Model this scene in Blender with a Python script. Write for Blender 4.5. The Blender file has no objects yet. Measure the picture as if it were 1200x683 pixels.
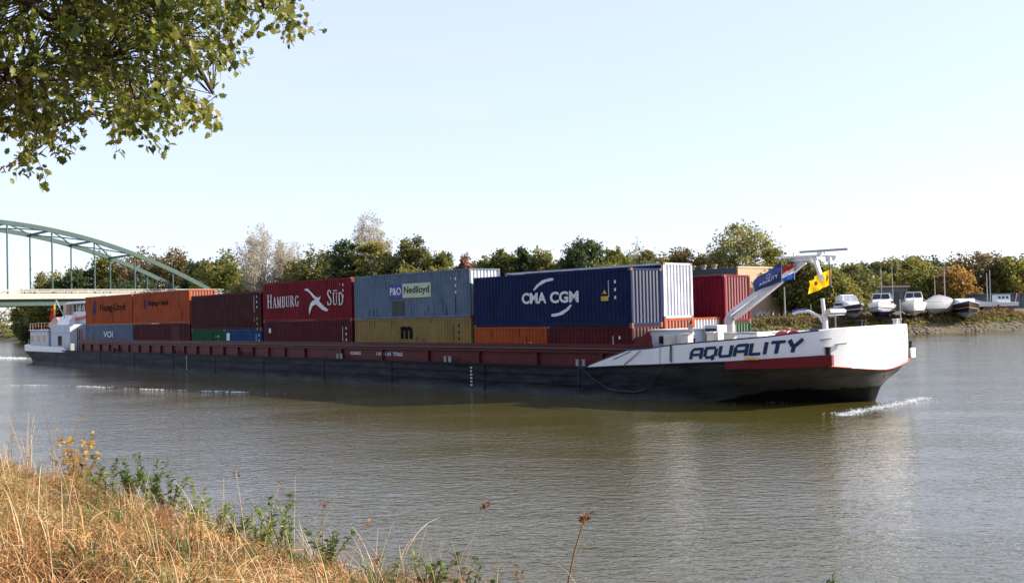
import bpy, math, random
import numpy as np
from mathutils import Vector, Matrix
R = math.radians
random.seed(7); rng = np.random.default_rng(7)
scene = bpy.context.scene
COL = scene.collection

# ------------------------------------------------------------------ camera, world, sun, exposure
F, PITCH, ROLL, EYE = 1181.0, R(1.25), R(1.357), 4.4
cam = bpy.data.cameras.new('camera'); cam.lens = 36 * F / 1200; cam.sensor_width = 36
cam.clip_start = 0.05; cam.clip_end = 6000
camo = bpy.data.objects.new('camera', cam); COL.objects.link(camo)
camo.matrix_world = Matrix.Translation((0, 0, EYE)) @ Matrix.Rotation(R(90) + PITCH, 4, 'X') @ Matrix.Rotation(-ROLL, 4, 'Z')
scene.camera = camo
SUN_AZ, SUN_EL = R(5.0), R(27.0)          # azimuth counted from +X towards +Y
world = bpy.data.worlds.new('World'); scene.world = world; world.use_nodes = True
wn = world.node_tree; wn.nodes.clear()
wo = wn.nodes.new('ShaderNodeOutputWorld'); bg = wn.nodes.new('ShaderNodeBackground')
sky = wn.nodes.new('ShaderNodeTexSky'); sky.sky_type = 'NISHITA'; sky.sun_disc = False
sky.sun_elevation = SUN_EL; sky.sun_rotation = R(90) - SUN_AZ
sky.air_density = 1.0; sky.dust_density = .6; sky.ozone_density = 2.2; sky.altitude = 0
tc = wn.nodes.new('ShaderNodeTexCoord'); mp = wn.nodes.new('ShaderNodeMapping')
mp.inputs['Scale'].default_value = (1.2, 1.2, 9); mp.inputs['Rotation'].default_value = (0.1, 0.06, 0.4)
cn = wn.nodes.new('ShaderNodeTexNoise'); cn.inputs['Scale'].default_value = 2.2; cn.inputs['Detail'].default_value = 7
cr = wn.nodes.new('ShaderNodeMapRange'); cr.inputs['From Min'].default_value = 0.5; cr.inputs['From Max'].default_value = 0.8
cr.inputs['To Min'].default_value = 0.62; cr.inputs['To Max'].default_value = 0.74
mx = wn.nodes.new('ShaderNodeMixRGB'); mx.inputs['Color2'].default_value = (3.6, 4.3, 5.5, 1)
wn.links.new(tc.outputs['Generated'], mp.inputs['Vector']); wn.links.new(mp.outputs[0], cn.inputs['Vector'])
wn.links.new(cn.outputs['Fac'], cr.inputs['Value']); wn.links.new(cr.outputs[0], mx.inputs['Fac'])
wn.links.new(sky.outputs[0], mx.inputs['Color1']); tint = wn.nodes.new('ShaderNodeMixRGB'); tint.blend_type = 'MULTIPLY'; tint.inputs[0].default_value = 1; tint.inputs[2].default_value = (1.07, .985, 1.02, 1)
wn.links.new(mx.outputs[0], tint.inputs[1]); wn.links.new(tint.outputs[0], bg.inputs['Color'])
bg.inputs['Strength'].default_value = 0.115
wn.links.new(bg.outputs[0], wo.inputs['Surface'])
sl = bpy.data.lights.new('sun', 'SUN'); sl.energy = 5.0; sl.angle = R(0.5); sl.color = (1.0, 0.90, 0.76)
slo = bpy.data.objects.new('sun', sl); COL.objects.link(slo)
sd = Vector((math.cos(SUN_AZ) * math.cos(SUN_EL), math.sin(SUN_AZ) * math.cos(SUN_EL), math.sin(SUN_EL)))
slo.rotation_euler = sd.to_track_quat('Z', 'Y').to_euler(); slo.location = (60, 0, 60)
scene.view_settings.view_transform = 'Standard'; scene.view_settings.look = 'None'
scene.view_settings.exposure = 1.08; scene.view_settings.gamma = 1
scene.cycles.max_bounces = 8; scene.cycles.transparent_max_bounces = 12
scene.cycles.sample_clamp_indirect = 6

# ------------------------------------------------------------------ frames of reference
TH = R(47.41)
D = Vector((math.cos(TH), -math.sin(TH), 0)); N = Vector((math.sin(TH), math.cos(TH), 0))
O = Vector((5.973, 50.497, 0)) + N * 4.97        # barge axis, at the front of the hold
def W(u, y, z=0.0): return O + D * u + N * y + Vector((0, 0, z))
def at(px, py, Y):
    """the point at distance Y that stands where the photograph shows (px, py)"""
    a, b = px - 600, py - 341.5; c, s = math.cos(ROLL), math.sin(ROLL)
    u, v = a * c - b * s, a * s + b * c
    dy, dz = math.cos(PITCH) + v / F * math.sin(PITCH), math.sin(PITCH) - v / F * math.cos(PITCH)
    t = Y / dy
    return Vector((u / F * t, Y, EYE + dz * t))

# ------------------------------------------------------------------ mesh builder
class MB:
    def __init__(s): s.v = []; s.f = []
    def add(s, vs, fs):
        b = len(s.v); s.v += [tuple(p) for p in vs]; s.f += [tuple(i + b for i in f) for f in fs]; return s
    def box(s, x0, x1, y0, y1, z0, z1):
        return s.add([(x0,y0,z0),(x1,y0,z0),(x1,y1,z0),(x0,y1,z0),(x0,y0,z1),(x1,y0,z1),(x1,y1,z1),(x0,y1,z1)],
                     [(3,2,1,0),(4,5,6,7),(0,1,5,4),(1,2,6,5),(2,3,7,6),(3,0,4,7)])
    def hexa(s, p): return s.add(p, [(3,2,1,0),(4,5,6,7),(0,1,5,4),(1,2,6,5),(2,3,7,6),(3,0,4,7)])
    def beam(s, a, b, w, h):
        a, b = Vector(a), Vector(b); d = (b - a).normalized()
        up = Vector((0,0,1)) if abs(d.z) < .95 else Vector((0,1,0))
        x = d.cross(up).normalized() * w / 2; y = x.cross(d).normalized() * h / 2
        return s.hexa([a-x-y, a+x-y, a+x+y, a-x+y, b-x-y, b+x-y, b+x+y, b-x+y])
    def tube(s, pts, r, n=8, cap=True):
        pts = [Vector(p) for p in pts]
        if not hasattr(r, '__len__'): r = [r] * len(pts)
        vs = []; fs = []
        px = None
        for i, p in enumerate(pts):
            d = (pts[min(i+1, len(pts)-1)] - pts[max(i-1, 0)]).normalized()
            if px is None: px = d.cross(Vector((0,0,1)) if abs(d.z) < .9 else Vector((0,1,0))).normalized()
            x = (px - d * px.dot(d)).normalized(); px = x; y = d.cross(x)
            for k in range(n):
                a = 2 * math.pi * k / n; vs.append(p + (x * math.cos(a) + y * math.sin(a)) * r[i])
        for i in range(len(pts) - 1):
            for k in range(n):
                k2 = (k + 1) % n; fs.append((i*n+k, i*n+k2, (i+1)*n+k2, (i+1)*n+k))
        if cap: fs.append(tuple(range(n-1, -1, -1))); fs.append(tuple((len(pts)-1)*n + k for k in range(n)))
        return s.add(vs, fs)
    def loft(s, secs, close=False, caps=True):
        n = len(secs[0]); vs = [p for q in secs for p in q]; fs = []
        m = n if close else n - 1
        for i in range(len(secs) - 1):
            for k in range(m):
                k2 = (k + 1) % n; fs.append((i*n+k, i*n+k2, (i+1)*n+k2, (i+1)*n+k))
        if caps: fs.append(tuple(range(n-1, -1, -1))); fs.append(tuple((len(secs)-1)*n + k for k in range(n)))
        return s.add(vs, fs)
    def prism(s, poly, z0, z1, ax='z'):
        n = len(poly)
        f = {'z': lambda p, h: (p[0], p[1], h), 'y': lambda p, h: (p[0], h, p[1]), 'x': lambda p, h: (h, p[0], p[1])}[ax]
        return s.add([f(p, z0) for p in poly] + [f(p, z1) for p in poly],
                     [tuple(range(n-1, -1, -1)), tuple(range(n, 2*n))] + [(k, (k+1) % n, n+(k+1) % n, n+k) for k in range(n)])
    def mesh(s, name):
        m = bpy.data.meshes.new(name); m.from_pydata(s.v, [], s.f); m.update(); return m
    def build(s, name, mat, parent=None, smooth=False, bevel=0, loc=None):
        m = s.mesh(name); m.materials.append(mat); return link(name, m, parent, smooth, bevel, loc)
def link(name, m, parent=None, smooth=False, bevel=0, loc=None):
    o = bpy.data.objects.new(name, m); COL.objects.link(o)
    if parent is not None: o.parent = parent
    if loc is not None: o.location = loc
    if smooth:
        for p in m.polygons: p.use_smooth = True
        if hasattr(m, 'set_sharp_from_angle'): m.set_sharp_from_angle(angle=R(smooth if smooth > 1 else 40))
    if bevel:
        b = o.modifiers.new('bevel', 'BEVEL'); b.width = bevel; b.segments = 2; b.limit_method = 'ANGLE'
    return o
def npmesh(name, V, Fq, mat, parent=None, kind=None, smooth=False):
    """vertices (n,3) and equally sized faces (m,k) as one mesh"""
    m = bpy.data.meshes.new(name); k = Fq.shape[1]
    m.vertices.add(len(V)); m.vertices.foreach_set('co', np.ascontiguousarray(V, dtype=np.float32).ravel())
    m.loops.add(Fq.size); m.loops.foreach_set('vertex_index', np.ascontiguousarray(Fq, dtype=np.int32).ravel())
    m.polygons.add(len(Fq)); m.polygons.foreach_set('loop_start', np.arange(0, Fq.size, k, dtype=np.int32))
    if smooth: m.polygons.foreach_set('use_smooth', np.ones(len(Fq), dtype=bool))
    m.update(calc_edges=True); m.materials.append(mat)
    o = link(name, m, parent)
    if kind: o['kind'] = kind
    return o
def tag(o, label=None, cat=None, group=None, kind=None):
    if label: o['label'] = label
    if cat: o['category'] = cat
    if group: o['group'] = group
    if kind: o['kind'] = kind
    return o
def empty(name, loc, rz, label, cat, group=None):
    o = bpy.data.objects.new(name, None); COL.objects.link(o); o.location = loc; o.rotation_euler = (0, 0, rz)
    o.empty_display_size = .2
    return tag(o, label, cat, group)

# ------------------------------------------------------------------ materials
def nt(name):
    m = bpy.data.materials.new(name); m.use_nodes = True; t = m.node_tree; p = t.nodes['Principled BSDF']; return m, t, p
def nd(t, ty, **kw):
    n = t.nodes.new(ty)
    for k, v in kw.items():
        if k in n.inputs: n.inputs[k].default_value = v
        else: setattr(n, k, v)
    return n
def c4(c): return (c[0], c[1], c[2], 1)
MATS = {}
def paint(name, col, rough=.5, spec=.5, wear=.12, rust=None, rust_amt=.5, coat=0, scale=(1.2, 1.2, .35), bump=0.0, metal=0, grime=.25):
    """painted surface: uneven tone, streaks running down, patches of rust or dirt"""
    if name in MATS: return MATS[name]
    m, t, p = nt(name); L = t.links.new
    tc = nd(t, 'ShaderNodeTexCoord'); oi = nd(t, 'ShaderNodeObjectInfo')
    ad = nd(t, 'ShaderNodeVectorMath', operation='MULTIPLY_ADD'); ad.inputs[1].default_value = scale
    cx = nd(t, 'ShaderNodeCombineXYZ'); ml = nd(t, 'ShaderNodeMath', operation='MULTIPLY'); ml.inputs[1].default_value = 40
    L(oi.outputs['Random'], ml.inputs[0]); L(ml.outputs[0], cx.inputs[0]); L(ml.outputs[0], cx.inputs[1])
    L(tc.outputs['Object'], ad.inputs[0]); L(cx.outputs[0], ad.inputs[2])
    n1 = nd(t, 'ShaderNodeTexNoise', Scale=1.3, Detail=6, Roughness=.65); L(ad.outputs[0], n1.inputs['Vector'])
    r1 = nd(t, 'ShaderNodeValToRGB'); e = r1.color_ramp.elements
    e[0].position = .3; e[1].position = .7
    e[0].color = c4([max(0, x * (1 - wear)) for x in col]); e[1].color = c4([min(1, x * (1 + wear) + wear * .01) for x in col])
    L(n1.outputs['Fac'], r1.inputs[0]); out = r1.outputs[0]
    if grime:
        n3 = nd(t, 'ShaderNodeTexNoise', Scale=6, Detail=5, Roughness=.7)
        a3 = nd(t, 'ShaderNodeVectorMath', operation='MULTIPLY'); a3.inputs[1].default_value = (1, 1, .18)
        L(tc.outputs['Object'], a3.inputs[0]); L(a3.outputs[0], n3.inputs['Vector'])
        r3 = nd(t, 'ShaderNodeMapRange'); r3.inputs[1].default_value = .5; r3.inputs[2].default_value = .75; r3.inputs[4].default_value = grime
        L(n3.outputs['Fac'], r3.inputs[0]); m3 = nd(t, 'ShaderNodeMixRGB'); m3.inputs['Color2'].default_value = (.10, .085, .07, 1)
        L(r3.outputs[0], m3.inputs['Fac']); L(out, m3.inputs['Color1']); out = m3.outputs[0]
    if rust:
        n2 = nd(t, 'ShaderNodeTexNoise', Scale=2.6, Detail=8, Roughness=.75); L(ad.outputs[0], n2.inputs['Vector'])
        r2 = nd(t, 'ShaderNodeMapRange'); r2.inputs[1].default_value = .56 if 'container' in name and rust_amt > .35 else .62; r2.inputs[2].default_value = .70; r2.inputs[4].default_value = rust_amt
        L(n2.outputs['Fac'], r2.inputs[0]); m2 = nd(t, 'ShaderNodeMixRGB'); m2.inputs['Color2'].default_value = c4(rust)
        L(r2.outputs[0], m2.inputs['Fac']); L(out, m2.inputs['Color1']); out = m2.outputs[0]
    L(out, p.inputs['Base Color'])
    p.inputs['Roughness'].default_value = rough; p.inputs['Specular IOR Level'].default_value = spec
    p.inputs['Metallic'].default_value = metal
    if coat: p.inputs['Coat Weight'].default_value = coat; p.inputs['Coat Roughness'].default_value = rough * .9
    if bump:
        b = nd(t, 'ShaderNodeBump', Strength=bump, Distance=.02); L(n1.outputs['Fac'], b.inputs['Height']); L(b.outputs[0], p.inputs['Normal'])
    MATS[name] = m; return m
def leafmat(name, cols, trans=.48, rough=.6, scale=.25):
    if name in MATS: return MATS[name]
    m, t, p = nt(name); L = t.links.new
    g = nd(t, 'ShaderNodeNewGeometry'); r = nd(t, 'ShaderNodeValToRGB'); e = r.color_ramp.elements
    no = nd(t, 'ShaderNodeTexNoise', Scale=scale, Detail=3); L(g.outputs['Position'], no.inputs['Vector'])
    mm = nd(t, 'ShaderNodeMath', operation='MULTIPLY_ADD'); mm.inputs[1].default_value = .45
    m2 = nd(t, 'ShaderNodeMath', operation='MULTIPLY_ADD'); m2.inputs[1].default_value = 1.1; m2.inputs[2].default_value = -.28
    L(no.outputs['Fac'], m2.inputs[0]); L(g.outputs['Random Per Island'], mm.inputs[0]); L(m2.outputs[0], mm.inputs[2]); L(mm.outputs[0], r.inputs[0])
    while len(e) < len(cols): e.new(.5)
    for i, c in enumerate(cols): e[i].position = i / (len(cols) - 1) * .9 + .05; e[i].color = c4(c)
    L(r.outputs[0], p.inputs['Base Color']); p.inputs['Roughness'].default_value = rough; p.inputs['Specular IOR Level'].default_value = .3
    tr = nd(t, 'ShaderNodeBsdfTranslucent'); L(r.outputs[0], tr.inputs['Color'])
    ms = nd(t, 'ShaderNodeMixShader'); ms.inputs[0].default_value = trans
    L(p.outputs[0], ms.inputs[1]); L(tr.outputs[0], ms.inputs[2]); L(ms.outputs[0], t.nodes['Material Output'].inputs['Surface'])
    MATS[name] = m; return m
def groundmat(name, c1, c2, c3, scale=1.0, bump=.4, dist=.05):
    m, t, p = nt(name); L = t.links.new; g = nd(t, 'ShaderNodeNewGeometry')
    n1 = nd(t, 'ShaderNodeTexNoise', Scale=scale, Detail=9, Roughness=.7); n2 = nd(t, 'ShaderNodeTexNoise', Scale=scale * 9, Detail=6, Roughness=.7)
    L(g.outputs['Position'], n1.inputs['Vector']); L(g.outputs['Position'], n2.inputs['Vector'])
    r = nd(t, 'ShaderNodeValToRGB'); e = r.color_ramp.elements; e.new(.5)
    for i, c in enumerate((c1, c2, c3)): e[i].position = .32 + .18 * i; e[i].color = c4(c)
    mu = nd(t, 'ShaderNodeMixRGB'); mu.inputs[0].default_value = .4; L(n1.outputs['Fac'], mu.inputs[1]); L(n2.outputs['Fac'], mu.inputs[2])
    L(mu.outputs[0], r.inputs[0]); L(r.outputs[0], p.inputs['Base Color']); p.inputs['Roughness'].default_value = .95; p.inputs['Specular IOR Level'].default_value = .2
    b = nd(t, 'ShaderNodeBump', Strength=bump, Distance=dist); L(n2.outputs['Fac'], b.inputs['Height']); L(b.outputs[0], p.inputs['Normal'])
    return m

WHITE = paint('white_ship_paint', (.74, .75, .76), .38, .5, .05, (.30, .22, .15), .12, grime=.08, coat=.8)
WHITE2 = paint('white_painted_steel', (.72, .72, .70), .35, .6, .07, (.3, .2, .12), .25, grime=.16)
CREAM = paint('cream_painted_steel', (.50, .49, .43), .5, .4, .08)
BLACKHULL = paint('black_tarred_hull', (.010, .012, .018), .55, .12, .35, (.060, .062, .066), .8, scale=(.35, .35, 1.1), grime=.12)
REDCOAM = paint('oxide_red_paint', (.085, .010, .011), .45, .22, .25, (.04, .015, .012), .6, grime=.08)
REDBOW = paint('dark_red_bow_paint', (.13, .008, .013), .4, .25, .1, grime=.08)
REDBR = paint('bright_red_trim', (.55, .03, .03), .4, .5, .1)
DARK = paint('black_rubber', (.012, .013, .016), .6, .3, .2)
NAVYTRIM = paint('navy_trim_paint', (.013, .020, .055), .5, .4, .1, grime=0)
GREYST = paint('grey_galvanised_steel', (.34, .35, .36), .45, .5, .12, metal=.2)
GREENROPE = paint('green_mooring_rope', (.01, .075, .055), .8, .2, .2, grime=0)
STEEL = paint('polished_steel', (.7, .7, .7), .22, .5, .03, metal=1, grime=0)
def glass(name, col, rough=.06):
    if name in MATS: return MATS[name]
    m, t, p = nt(name); p.inputs['Base Color'].default_value = c4(col); p.inputs['Roughness'].default_value = rough
    p.inputs['Specular IOR Level'].default_value = .7; MATS[name] = m; return m
GLASS = glass('dark_window_glass', (.02, .028, .035)); GLASSY = glass('window_with_yellow_curtain', (.38, .26, .06), .25)

# ------------------------------------------------------------------ water, land
def watermat():
    m, t, p = nt('canal_water'); L = t.links.new
    g = nd(t, 'ShaderNodeNewGeometry')
    mp1 = nd(t, 'ShaderNodeMapping'); mp1.inputs['Rotation'].default_value = (0, 0, R(30)); mp1.inputs['Scale'].default_value = (.75, 1.30, 1)
    mp2 = nd(t, 'ShaderNodeMapping'); mp2.inputs['Rotation'].default_value = (0, 0, R(55)); mp2.inputs['Scale'].default_value = (.7, 1.5, 1)
    L(g.outputs['Position'], mp1.inputs['Vector']); L(g.outputs['Position'], mp2.inputs['Vector'])
    n1 = nd(t, 'ShaderNodeTexNoise', Scale=2.9, Detail=3, Roughness=.55, Distortion=.4); L(mp1.outputs[0], n1.inputs['Vector'])
    n2 = nd(t, 'ShaderNodeTexNoise', Scale=7.5, Detail=2, Roughness=.5, Distortion=.3); L(mp2.outputs[0], n2.inputs['Vector'])
    n3 = nd(t, 'ShaderNodeTexNoise', Scale=.16, Detail=2); L(mp1.outputs[0], n3.inputs['Vector'])
    n4 = nd(t, 'ShaderNodeTexNoise', Scale=.55, Detail=2, Distortion=.3); L(mp2.outputs[0], n4.inputs['Vector'])
    a = nd(t, 'ShaderNodeMath', operation='MULTIPLY_ADD'); a.inputs[1].default_value = .42; L(n2.outputs['Fac'], a.inputs[0]); L(n1.outputs['Fac'], a.inputs[2])
    a2 = nd(t, 'ShaderNodeMath', operation='MULTIPLY_ADD'); a2.inputs[1].default_value = .8; L(n4.outputs['Fac'], a2.inputs[0]); L(a.outputs[0], a2.inputs[2])
    st = nd(t, 'ShaderNodeMapRange'); st.inputs[1].default_value = .35; st.inputs[2].default_value = .65; st.inputs[3].default_value = .45; st.inputs[4].default_value = .95
    L(n3.outputs['Fac'], st.inputs[0])
    b = nd(t, 'ShaderNodeBump', Distance=.042); L(st.outputs[0], b.inputs['Strength']); L(a2.outputs[0], b.inputs['Height']); L(b.outputs[0], p.inputs['Normal'])
    cr = nd(t, 'ShaderNodeMixRGB'); cr.inputs[1].default_value = (.066, .056, .012, 1); cr.inputs[2].default_value = (.080, .068, .018, 1); L(n3.outputs['Fac'], cr.inputs[0])
    L(cr.outputs[0], p.inputs['Base Color']); p.inputs['Roughness'].default_value = .07; p.inputs['IOR'].default_value = 1.5
    return m
m = MB(); S = 2500
m.add([(-S,-S,0),(S,-S,0),(S,S,0),(-S,S,0)], [(0,1,2,3)])
o = m.build('canal_water', watermat()); tag(o, 'rippled olive and silver grey canal water', kind='structure')

def noise2(x, y, s=1.0, seed=0.0):
    return (np.sin(x*1.7*s+seed) * np.cos(y*1.3*s-seed*2) + .5*np.sin(x*3.9*s+y*2.3*s+seed*3) + .3*np.sin(y*7.1*s-x*5.3*s+seed)) / 1.8
def bank_z(t, q):
    """height of the near bank, t metres up the canal, q metres from the camera towards the water"""
    z = np.interp(q, [-60, -2, 2.2, 3.8, 5.3, 7.0, 8.3, 12], [2.95, 2.93, 2.84, 2.60, 1.65, .5, -.3, -1.5])
    return z + (.05 * noise2(t, q, .9) + .07 * noise2(t*1.3+3, q*1.5, 1.7)) * np.clip((8 - q) / 3, 0, 1)
DRY = groundmat('dry_grass_thatch_soil', (.04, .025, .013), (.10, .062, .03), (.22, .14, .06), 1.5, .8, .04)
ts = np.concatenate([np.linspace(-600, -6, 14), np.linspace(-5, 30, 100), np.linspace(32, 900, 30)])
qs = np.concatenate([np.array([-900, -300, -60, -20, -6]), np.linspace(-4, 9, 60), [12]])
T, Q = np.meshgrid(ts, qs, indexing='ij'); Z = bank_z(T, Q)
V = np.stack([N.x*Q - D.x*T, N.y*Q - D.y*T, Z], -1).reshape(-1, 3)
nq = len(qs); I = (np.arange(len(ts)-1)[:, None]*nq + np.arange(nq-1)[None]).ravel()
o = npmesh('near_bank', V, np.stack([I, I+1, I+nq+1, I+nq], 1), DRY, kind='structure', smooth=True); tag(o, 'near canal bank under dry grass')

SHORE = [(-1500,420),(-400,330),(-200,290),(-143,279),(-118,262),(-92,240),(-62,212),(-30,178),(-8,155),(12,142),(35,141),(60,148),(80,158),(140,186),(400,300),(1500,560)]
def shore_y(x): return float(np.interp(x, [a for a, b in SHORE], [b for a, b in SHORE]))
def far_z(x, y):
    d = y - shore_y(x); return float(np.interp(d, [-3, 0, 1.5, 4, 8, 40, 900], [-1, -.15, .5, 1.3, 2.6, 3.1, 5]))
FARG = groundmat('far_bank_ground', (.05, .045, .025), (.10, .085, .05), (.16, .13, .08), .35, .5, .1)
xs = np.unique(np.concatenate([np.linspace(-400, 400, 161), np.array([-1500, -900, 900, 1500.])])); ds = [-4, 0, 1.5, 4, 6, 8, 15, 40, 120, 900, 2000]
V = [(x, shore_y(x) + d + .4*math.sin(x*.9)*math.sin(x*.37), far_z(x, shore_y(x) + d)) for x in xs for d in ds]; k = len(ds)
I = (np.arange(len(xs)-1)[:, None]*k + np.arange(k-1)[None]).ravel()
o = npmesh('far_bank', np.array(V), np.stack([I, I+k, I+k+1, I+1], 1), FARG, kind='structure', smooth=True); tag(o, 'far canal bank with marina yard')
#@@MORE@@

# ------------------------------------------------------------------ bridge
BG = paint('bridge_green_paint', (.055, .098, .082), .5, .4, .12, (.20, .13, .07), .25)
BW = paint('bridge_fascia_concrete', (.46, .44, .39), .7, .3, .1, grime=.3)
CONC = paint('weathered_concrete', (.30, .28, .25), .85, .2, .2, grime=.4, bump=.3)
def bridge():
    E = Vector((-64.6, 215, 0)); ang = math.atan2(-N.y, -N.x)    # local x: from the far end to the near bank, local y: away up the canal
    b = empty('arch_bridge', E, ang, 'pale green steel arch bridge crossing the canal behind the barge stern', 'bridge')
    # local +y = rotate(-N) by 90deg = towards D or -D
    yv = Vector((-math.sin(ang), math.cos(ang), 0)); sg = 1 if yv.dot(D) < 0 else -1
    SP, RISE, ZD, WD = 96.0, 12.9, 11.0, 13.0
    def zz(x): return ZD + RISE * (1 - (2*x/SP - 1)**2)
    x0, x1 = -120, 170
    d = MB().box(x0, x1, *sorted((-.8*sg, (WD+.8)*sg)), ZD-1.35, ZD-.9); d.build('deck_slab', CONC, b)
    for y in (-.9, WD+.9): MB().box(x0, x1, *sorted(((y-.12)*sg, (y+.12)*sg)), ZD-1.75, ZD-.72).build('fascia', BW, b, bevel=.03)
    for y in (0, WD): MB().box(0, SP, *sorted(((y-.35)*sg, (y+.35)*sg)), ZD-3.0, ZD-1.36).build('main_girder', BG, b)
    for y in (2.5, 5, 8, 10.5): MB().box(x0, x1, *sorted(((y-.2)*sg, (y+.2)*sg)), ZD-2.4, ZD-1.36).build('stringer', BG, b)
    for y in (-.85, WD+.85):
        r = MB()
        for z in (ZD+.05, ZD-.28): r.box(x0, x1, *sorted(((y-.05)*sg, (y+.05)*sg)), z-.10, z+.07)
        r.build('railing', BW, b)
        p = MB()
        for i in range(int((x1-x0)/2.5)): p.box(x0+i*2.5, x0+i*2.5+.1, *sorted(((y-.04)*sg, (y+.04)*sg)), ZD-.72, ZD-.02)
        tag(p.build('railing_posts', BW, b), kind='stuff')
    for y in (0, WD):
        secs = []
        for i in range(41):
            x = SP*i/40; z = zz(x); s = 2*RISE/(SP/2)*(1-2*x/SP)/1; nx, nz = -s/math.hypot(1, s), 1/math.hypot(1, s)
            h, w = .42, .34
            secs.append([(x+nx*h, (y-w)*sg, z+nz*h), (x+nx*h, (y+w)*sg, z+nz*h), (x-nx*h, (y+w)*sg, z-nz*h), (x-nx*h, (y-w)*sg, z-nz*h)])
        MB().loft(secs, close=True).build('arch_rib', BG, b)
        for i in range(1, 12):
            x = 8.0*i; MB().tube([(x, y*sg, ZD-1.4), (x, y*sg, zz(x)-.5)], .16, 8).build('hanger', BG, b)
    for i in range(1, 12):
        x = 8.0*i
        if zz(x) > ZD + 6: MB().beam((x, .38*sg, zz(x)), (x, (WD-.38)*sg, zz(x)), .35, .4).build('cross_brace', BG, b)
    for i in range(2, 10):
        x, xx = 8.0*i, 8.0*(i+1)
        if zz(xx) > ZD+6:
            MB().beam((x, .4*sg, zz(x)-.05), (x+4, WD/2*sg, zz(x+4)), .22, .22).beam((x+4, WD/2*sg, zz(x+4)), (xx, .4*sg, zz(xx)-.05), .22, .22)\
               .beam((x, (WD-.4)*sg, zz(x)-.05), (x+4, WD/2*sg, zz(x+4)), .22, .22).beam((x+4, WD/2*sg, zz(x+4)), (xx, (WD-.4)*sg, zz(xx)-.05), .22, .22).build('diagonal_brace', BG, b)
    for x in (-1.5, SP+1.5, -34, -68, SP+30):
        MB().box(x-1.1, x+1.1, *sorted((-.2*sg, (WD+.2)*sg)), -2, ZD-3.0 if 0 <= x+2 and x < SP+3 else ZD-2.4).build('pier', CONC, b, bevel=.1)
bridge()

# ------------------------------------------------------------------ trees
BARK = groundmat('tree_bark', (.035, .028, .02), (.075, .06, .045), (.12, .10, .08), 2.0, .8, .05)
PALEBARK = groundmat('pale_birch_bark', (.18, .16, .14), (.32, .29, .26), (.42, .40, .37), 2.0, .5, .03)
LEAF = {
 'olive': [(0.053,0.070,0.016), (0.117,0.133,0.029), (0.248,0.227,0.045), (0.393,0.307,0.070)],
 'green': [(0.046,0.057,0.021), (0.106,0.115,0.034), (0.207,0.190,0.057), (0.322,0.276,0.086)],
 'dark':  [(0.023,0.040,0.016), (0.047,0.075,0.026), (0.100,0.129,0.045), (0.181,0.192,0.069)],
 'yellow':[(.125,.125,.045), (.22,.215,.075), (.33,.31,.115), (.44,.39,.17)],
 'autumn':[(0.069,0.055,0.023), (0.132,0.101,0.039), (0.218,0.155,0.057), (0.310,0.218,0.081)],
 'orange':[(0.138,0.081,0.023), (0.276,0.161,0.040), (0.391,0.230,0.063), (0.483,0.322,0.092)],
 'red':   [(0.138,0.069,0.052), (0.253,0.127,0.092), (0.345,0.196,0.138), (0.414,0.276,0.196)],
 'pale':  [(0.230,0.196,0.138), (0.368,0.322,0.230), (0.483,0.437,0.322), (0.575,0.529,0.414)],
}
def leaf_quads(P, size, flat=.0, seed=0, shape='quad'):
    """a small pointed leaf clump face at every point: random tilt"""
    n = len(P); g = np.random.default_rng(seed)
    a = g.normal(size=(n, 3)); a /= np.linalg.norm(a, axis=1)[:, None]
    b = g.normal(size=(n, 3)); b -= a * (a*b).sum(1)[:, None]; b /= np.linalg.norm(b, axis=1)[:, None]
    s = (size * g.uniform(.55, 1.35, n))[:, None]; w = s * g.uniform(.45, .8, n)[:, None]
    V = np.stack([P - a*s, P + b*w, P + a*s*g.uniform(.6, 1.1, n)[:, None], P - b*w*g.uniform(.5, 1, n)[:, None]], 1).reshape(-1, 3)
    return V, np.arange(4*n).reshape(-1, 4)
def crown_points(kind, h, w, g, dens=1.0):
    """points of foliage in tree space: clumps spread through the crown"""
    pts = []
    if kind == 'conifer':
        for z in np.arange(.12*h, h, .052*h):
            r = w/2 * (1 - (z/h))**.75 * g.uniform(.75, 1.1) + .15
            for k in range(int(5 + 6*(1 - z/h))):
                a = g.uniform(0, 6.28); n = int(70*dens); q = g.uniform(.15, 1, n)**.7
                pts.append(np.stack([np.cos(a+g.normal(0,.16,n))*r*q, np.sin(a+g.normal(0,.16,n))*r*q, z - .10*h*q**1.6 + g.normal(0, .014*h, n)], 1))
        return np.concatenate(pts)
    nc = {'broad': 120, 'pine': 64, 'tall': 110, 'bush': 70}[kind]
    for i in range(nc):
        v = g.normal(size=3); v /= np.linalg.norm(v); v = np.sign(v)*np.abs(v)**.8; rr = g.uniform(.25, 1.0)**.5
        z0, hz = {'broad': (.50, .49), 'pine': (.60, .38), 'tall': (.52, .47), 'bush': (.45, .5)}[kind]
        tw = 1.0 - .28*max(v[2], 0)
        c = np.array([v[0]*w/2*rr*.86*tw, v[1]*w/2*rr*.86*tw, h*(z0 + v[2]*hz*rr*.9)])
        cr = w * g.uniform(.05, .12); n = int(150*dens*(cr/(.10*w))**1.6)
        u = g.normal(size=(n, 3)); sc_ = np.array([g.uniform(.6, 1.2), g.uniform(.6, 1.2), g.uniform(.5, 1.25) if kind != 'pine' else .35])
        rad = cr * .62
        p = c + u*rad*sc_; p[:, 2] = np.clip(p[:, 2], 0, h*1.02); pts.append(p)
    return np.concatenate(pts)
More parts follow.
